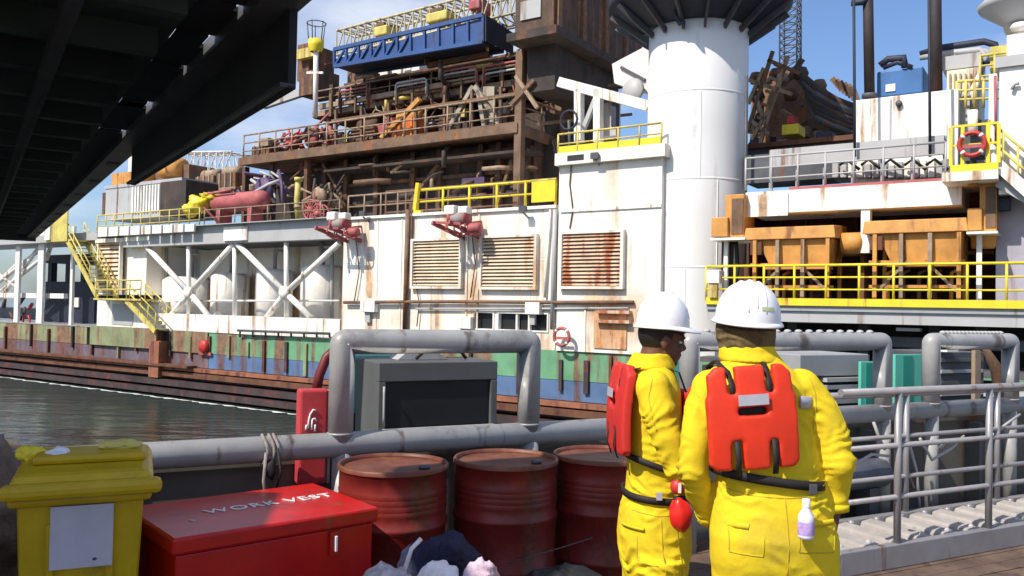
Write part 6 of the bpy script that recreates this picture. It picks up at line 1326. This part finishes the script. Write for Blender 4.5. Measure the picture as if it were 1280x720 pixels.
# bottle in his back pocket
t = T('water_bottle', 'small clear bottle with a violet label in the back pocket of the right worker', 'bottle', None, FW); bp_ = rm(1011, 672, -.205); 
t.part('bottle', MB().lathe([(0, 0), (.026, .003), (.029, .012), (.029, .045), (.026, .052), (.029, .06), (.028, .085), (.014, .108), (.012, .118), (0, .118)], bp_, 24), m_mirror)
t.part('label', MB().lathe([(.0295, .018), (.0300, .02), (.0300, .062), (.0295, .064)], bp_, 24), m_blabel); t.part('cap', MB().lathe([(.0145, .116), (.0145, .142), (.012, .145), (0, .145)], bp_, 18), m_letter); t.done()
# ---------------------------------------------------------------- left worker, facing right
YL = 3.78
def lm(x, y, dy=0.0): s_ = (YL+dy)/F; return Vector(((x-640)*s_, YL+dy, EYE-(y-(385+.02*(x-640)))*s_))
YAW = R(-90+5)      # local +y (forward) turned to face right and slightly away
S_L = YL/F
def lring(x0, x1, y, a, dy=0): c_ = lm((x0+x1)/2, y, dy); return (c_.x, c_.y, c_.z, a, (x1-x0)/2*S_L, YAW)
pl_ = T('person', 'worker in profile facing right, white helmet, red pouch hanging at his belt', 'person', None, FW)
tl = [lring(800, 832, 446, .075), lring(795, 842, 458, .10), lring(790, 846, 470, .15), lring(786, 850, 486, .185), lring(785, 852, 515, .19), lring(786, 856, 550, .175), lring(789, 860, 585, .165), lring(787, 862, 610, .165), lring(780, 865, 635, .18), lring(777, 866, 665, .185), lring(782, 864, 700, .18), lring(790, 860, 725, .15)]
suit = MB(); loft(suit, tl[::-1], 28, 2.2)
RA = [lm(818, 484, -.17), lm(826, 515, -.20), lm(838, 550, -.22), lm(850, 582, -.22), lm(870, 603, -.16), lm(893, 622, -.06)]
LA = [lm(826, 484, .19), lm(836, 530, .23), lm(846, 582, .22), lm(868, 606, .17), lm(892, 620, .10)]
suit.tube(RA, [.076, .076, .068, .062, .054, .045], 18); suit.tube(LA, [.070, .068, .060, .054, .045], 18)
for p_, r_ in ((RA[0], .078), (RA[3], .064), (LA[0], .072), (LA[2], .062)): suit.ell(p_, (r_,)*3, 16, 12)
c2, s2 = math.cos(YAW), math.sin(YAW)
def leg(side): 
    o = Vector((c2*side, s2*side, 0)); pc = lm(822, 690)
    return [(pc+o, .125), (Vector((pc.x+.005, YL, .62))+o, .118), (Vector((pc.x-.01, YL, .42))+o*1.1, .100), (Vector((pc.x-.02, YL, .12))+o*1.2, .090)]
LG = [leg(.10), leg(-.10)]
for L_ in LG: suit.tube([q[0] for q in L_], [q[1] for q in L_], 20)
sm = remesh(suit, .009, 3)
wrinkle(sm, [(RA[3], .24, (.3, 0, -1), 24), (RA[1], .17, (.6, 0, -1), 20), (lm(820, 590, -.1), .24, (.25, 0, 1), 24), (lm(800, 625, -.1), .2, (-.3, 0, 1), 20), (lm(835, 700, -.1), .28, (.7, 0, .7), 16), (lm(800, 700, -.1), .2, (-.5, 0, .8), 18), (LG[0][2][0], .24, (0, 0, 1), 18), (LG[1][2][0], .24, (0, 0, 1), 18), (RA[5], .15, (1, 0, 0), 30)], .0022, .019)
body = MB(); HL = Matrix.Translation(lm(829, 425)) @ Matrix.Rotation(YAW+R(2), 4, 'Z') @ Matrix.Rotation(R(-8), 4, 'X')
head(body, HL); body.tube([lm(822, 432), lm(815, 462)], [.060, .068], 18)
loft(body, [(r[0], r[1], r[2], max(.03, r[3]-.04), max(.03, r[4]-.04), r[5]) for r in tl[::-1]])
for A_ in (RA, LA): body.tube(A_, [.05]*(len(A_)-2)+[.036, .028], 14)
for L_ in LG: body.tube([q[0] for q in L_]+[Vector((L_[3][0].x, L_[3][0].y, .05))], [.07, .07, .055, .04, .04], 14)
hand(body, RA[5]+Vector((.01, .01, -.005)), (.8, .3, -.25), (0, .3, -1), (0, .8, .3), 1.0, .5); hand(body, LA[4]+Vector((.01, 0, -.005)), (.8, -.3, -.25), (0, -.3, -1), (0, -.8, .3), 1.0, .5)
pl_.part('body', remesh(body, .005, 2), m_skin); pl_.part('coverall', sm, m_cloth)
ev, br_ = face_bits(HL); [pl_.part('eye', e_, m_letter) for e_ in ev]; [pl_.part('eyebrow', e_, m_hair) for e_ in br_]
g = MB(); g.ell((0, -.022, .03), (.080, .094, .098), 24, 16); g2 = MB(); g2.add([HL @ Vector(v) for v in g.v], [f_ for f_ in g.f], True)
keep = [i for i, v in enumerate(g.v) if v[1] < .03 and v[2] > -.055]
hr = MB(); ks = set(keep); hr.add(g2.v, [f_ for f_ in g.f if all(q in ks for q in f_)], True); pl_.part('hair', hr, m_hair)
ck = MB(); z_c = lm(816, 450); loft(ck, [(z_c.x-.005, YL, z_c.z-.035, .105, .115, YAW), (z_c.x, YL, z_c.z, .09, .098, YAW), (z_c.x+.004, YL, z_c.z+.03, .083, .088, YAW)], 30, 2.1)
cm = remesh(ck, .007, 2); wrinkle(cm, [(z_c, .3)], .003, .004); pl_.part('collar', cm, m_cloth)
HH = Matrix.Translation(lm(829, 407)) @ Matrix.Rotation(YAW+R(2), 4, 'Z') @ Matrix.Rotation(R(-3), 4, 'X')
helmet(pl_, HH, .112, .120, .146, None, False)
vc = lm(818, 462); VL = Matrix.Translation((vc.x, YL, vc.z)) @ Matrix.Rotation(YAW, 4, 'Z') @ Matrix.Rotation(R(-3), 4, 'X')
vest(pl_, VL, -.140, .125, .36, .37, 0, m_vestd, .55, .0)
pl_.part('vest_belt', hoop(tuple(lm(820, 575)), .175, .135, YAW, .028, .008, (-.02, -.30)), m_strap)
i = pl_.part('belt', hoop(tuple(lm(823, 615)), .172, .138, YAW, .030, .008, (0, -.06)), m_strap); q_ = lm(828, 619, -.185); pl_.part('buckle', MB().box(q_.x-.012, q_.x+.012, q_.y-.008, q_.y, q_.z-.016, q_.z+.016), m_tape, sub=i)
pl_.part('reflective_tape', hoop(tuple(lm(818, 520)), .196, .124, YAW, .030, .006, (0, -.35), ex=2.2, arc=(R(232), R(265))), m_tape)
pl_.part('pocket_flap', hoop(tuple(lm(822, 648)), .188, .160, YAW, .012, .006, (0, 0), ex=2.2, arc=(R(285), R(330))), m_cloth)
for pts in (((806, 468), (802, 490), (806, 515), (812, 530)), ((790, 628), (820, 632), (855, 630)), ((822, 634), (824, 670), (828, 715)), ((795, 655), (796, 685), (822, 688)), ((840, 640), (846, 680), (850, 715))):
    pl_.part('seam', seam(sm, [lm(*q) for q in pts]), m_seam)
for k in (.10, -.10): bt_ = MB(); boot(bt_, lm(822, 690).x-.02+c2*k*1.2, YL+s2*k*1.2, YAW); pl_.part('boot', bt_, m_blk)
pl_.done()
t = T('belt_pouch', 'red rounded pouch hanging from the belt of the left worker', 'pouch', None, FW); c_ = lm(855, 642, -.25)
t.part('pouch', MB().ell(c_, (.048, .042, .072), 24, 16, .12, 3), M('bright_red_plastic', (.60, .02, .015), .3)); c2_ = lm(851, 607, -.25); t.part('cap', MB().ell(c2_, (.032, .03, .034), 18, 12), m_red); t.part('clip', MB().box(c2_.x-.004, c2_.x+.008, c2_.y-.034, c2_.y-.028, c2_.z-.02, c2_.z+.02), m_letter); t.part('strap', MB().tube([c_+Vector((-.03, 0, .066)), c_+Vector((.03, 0, .07))], .012, 8), m_strap); t.done()
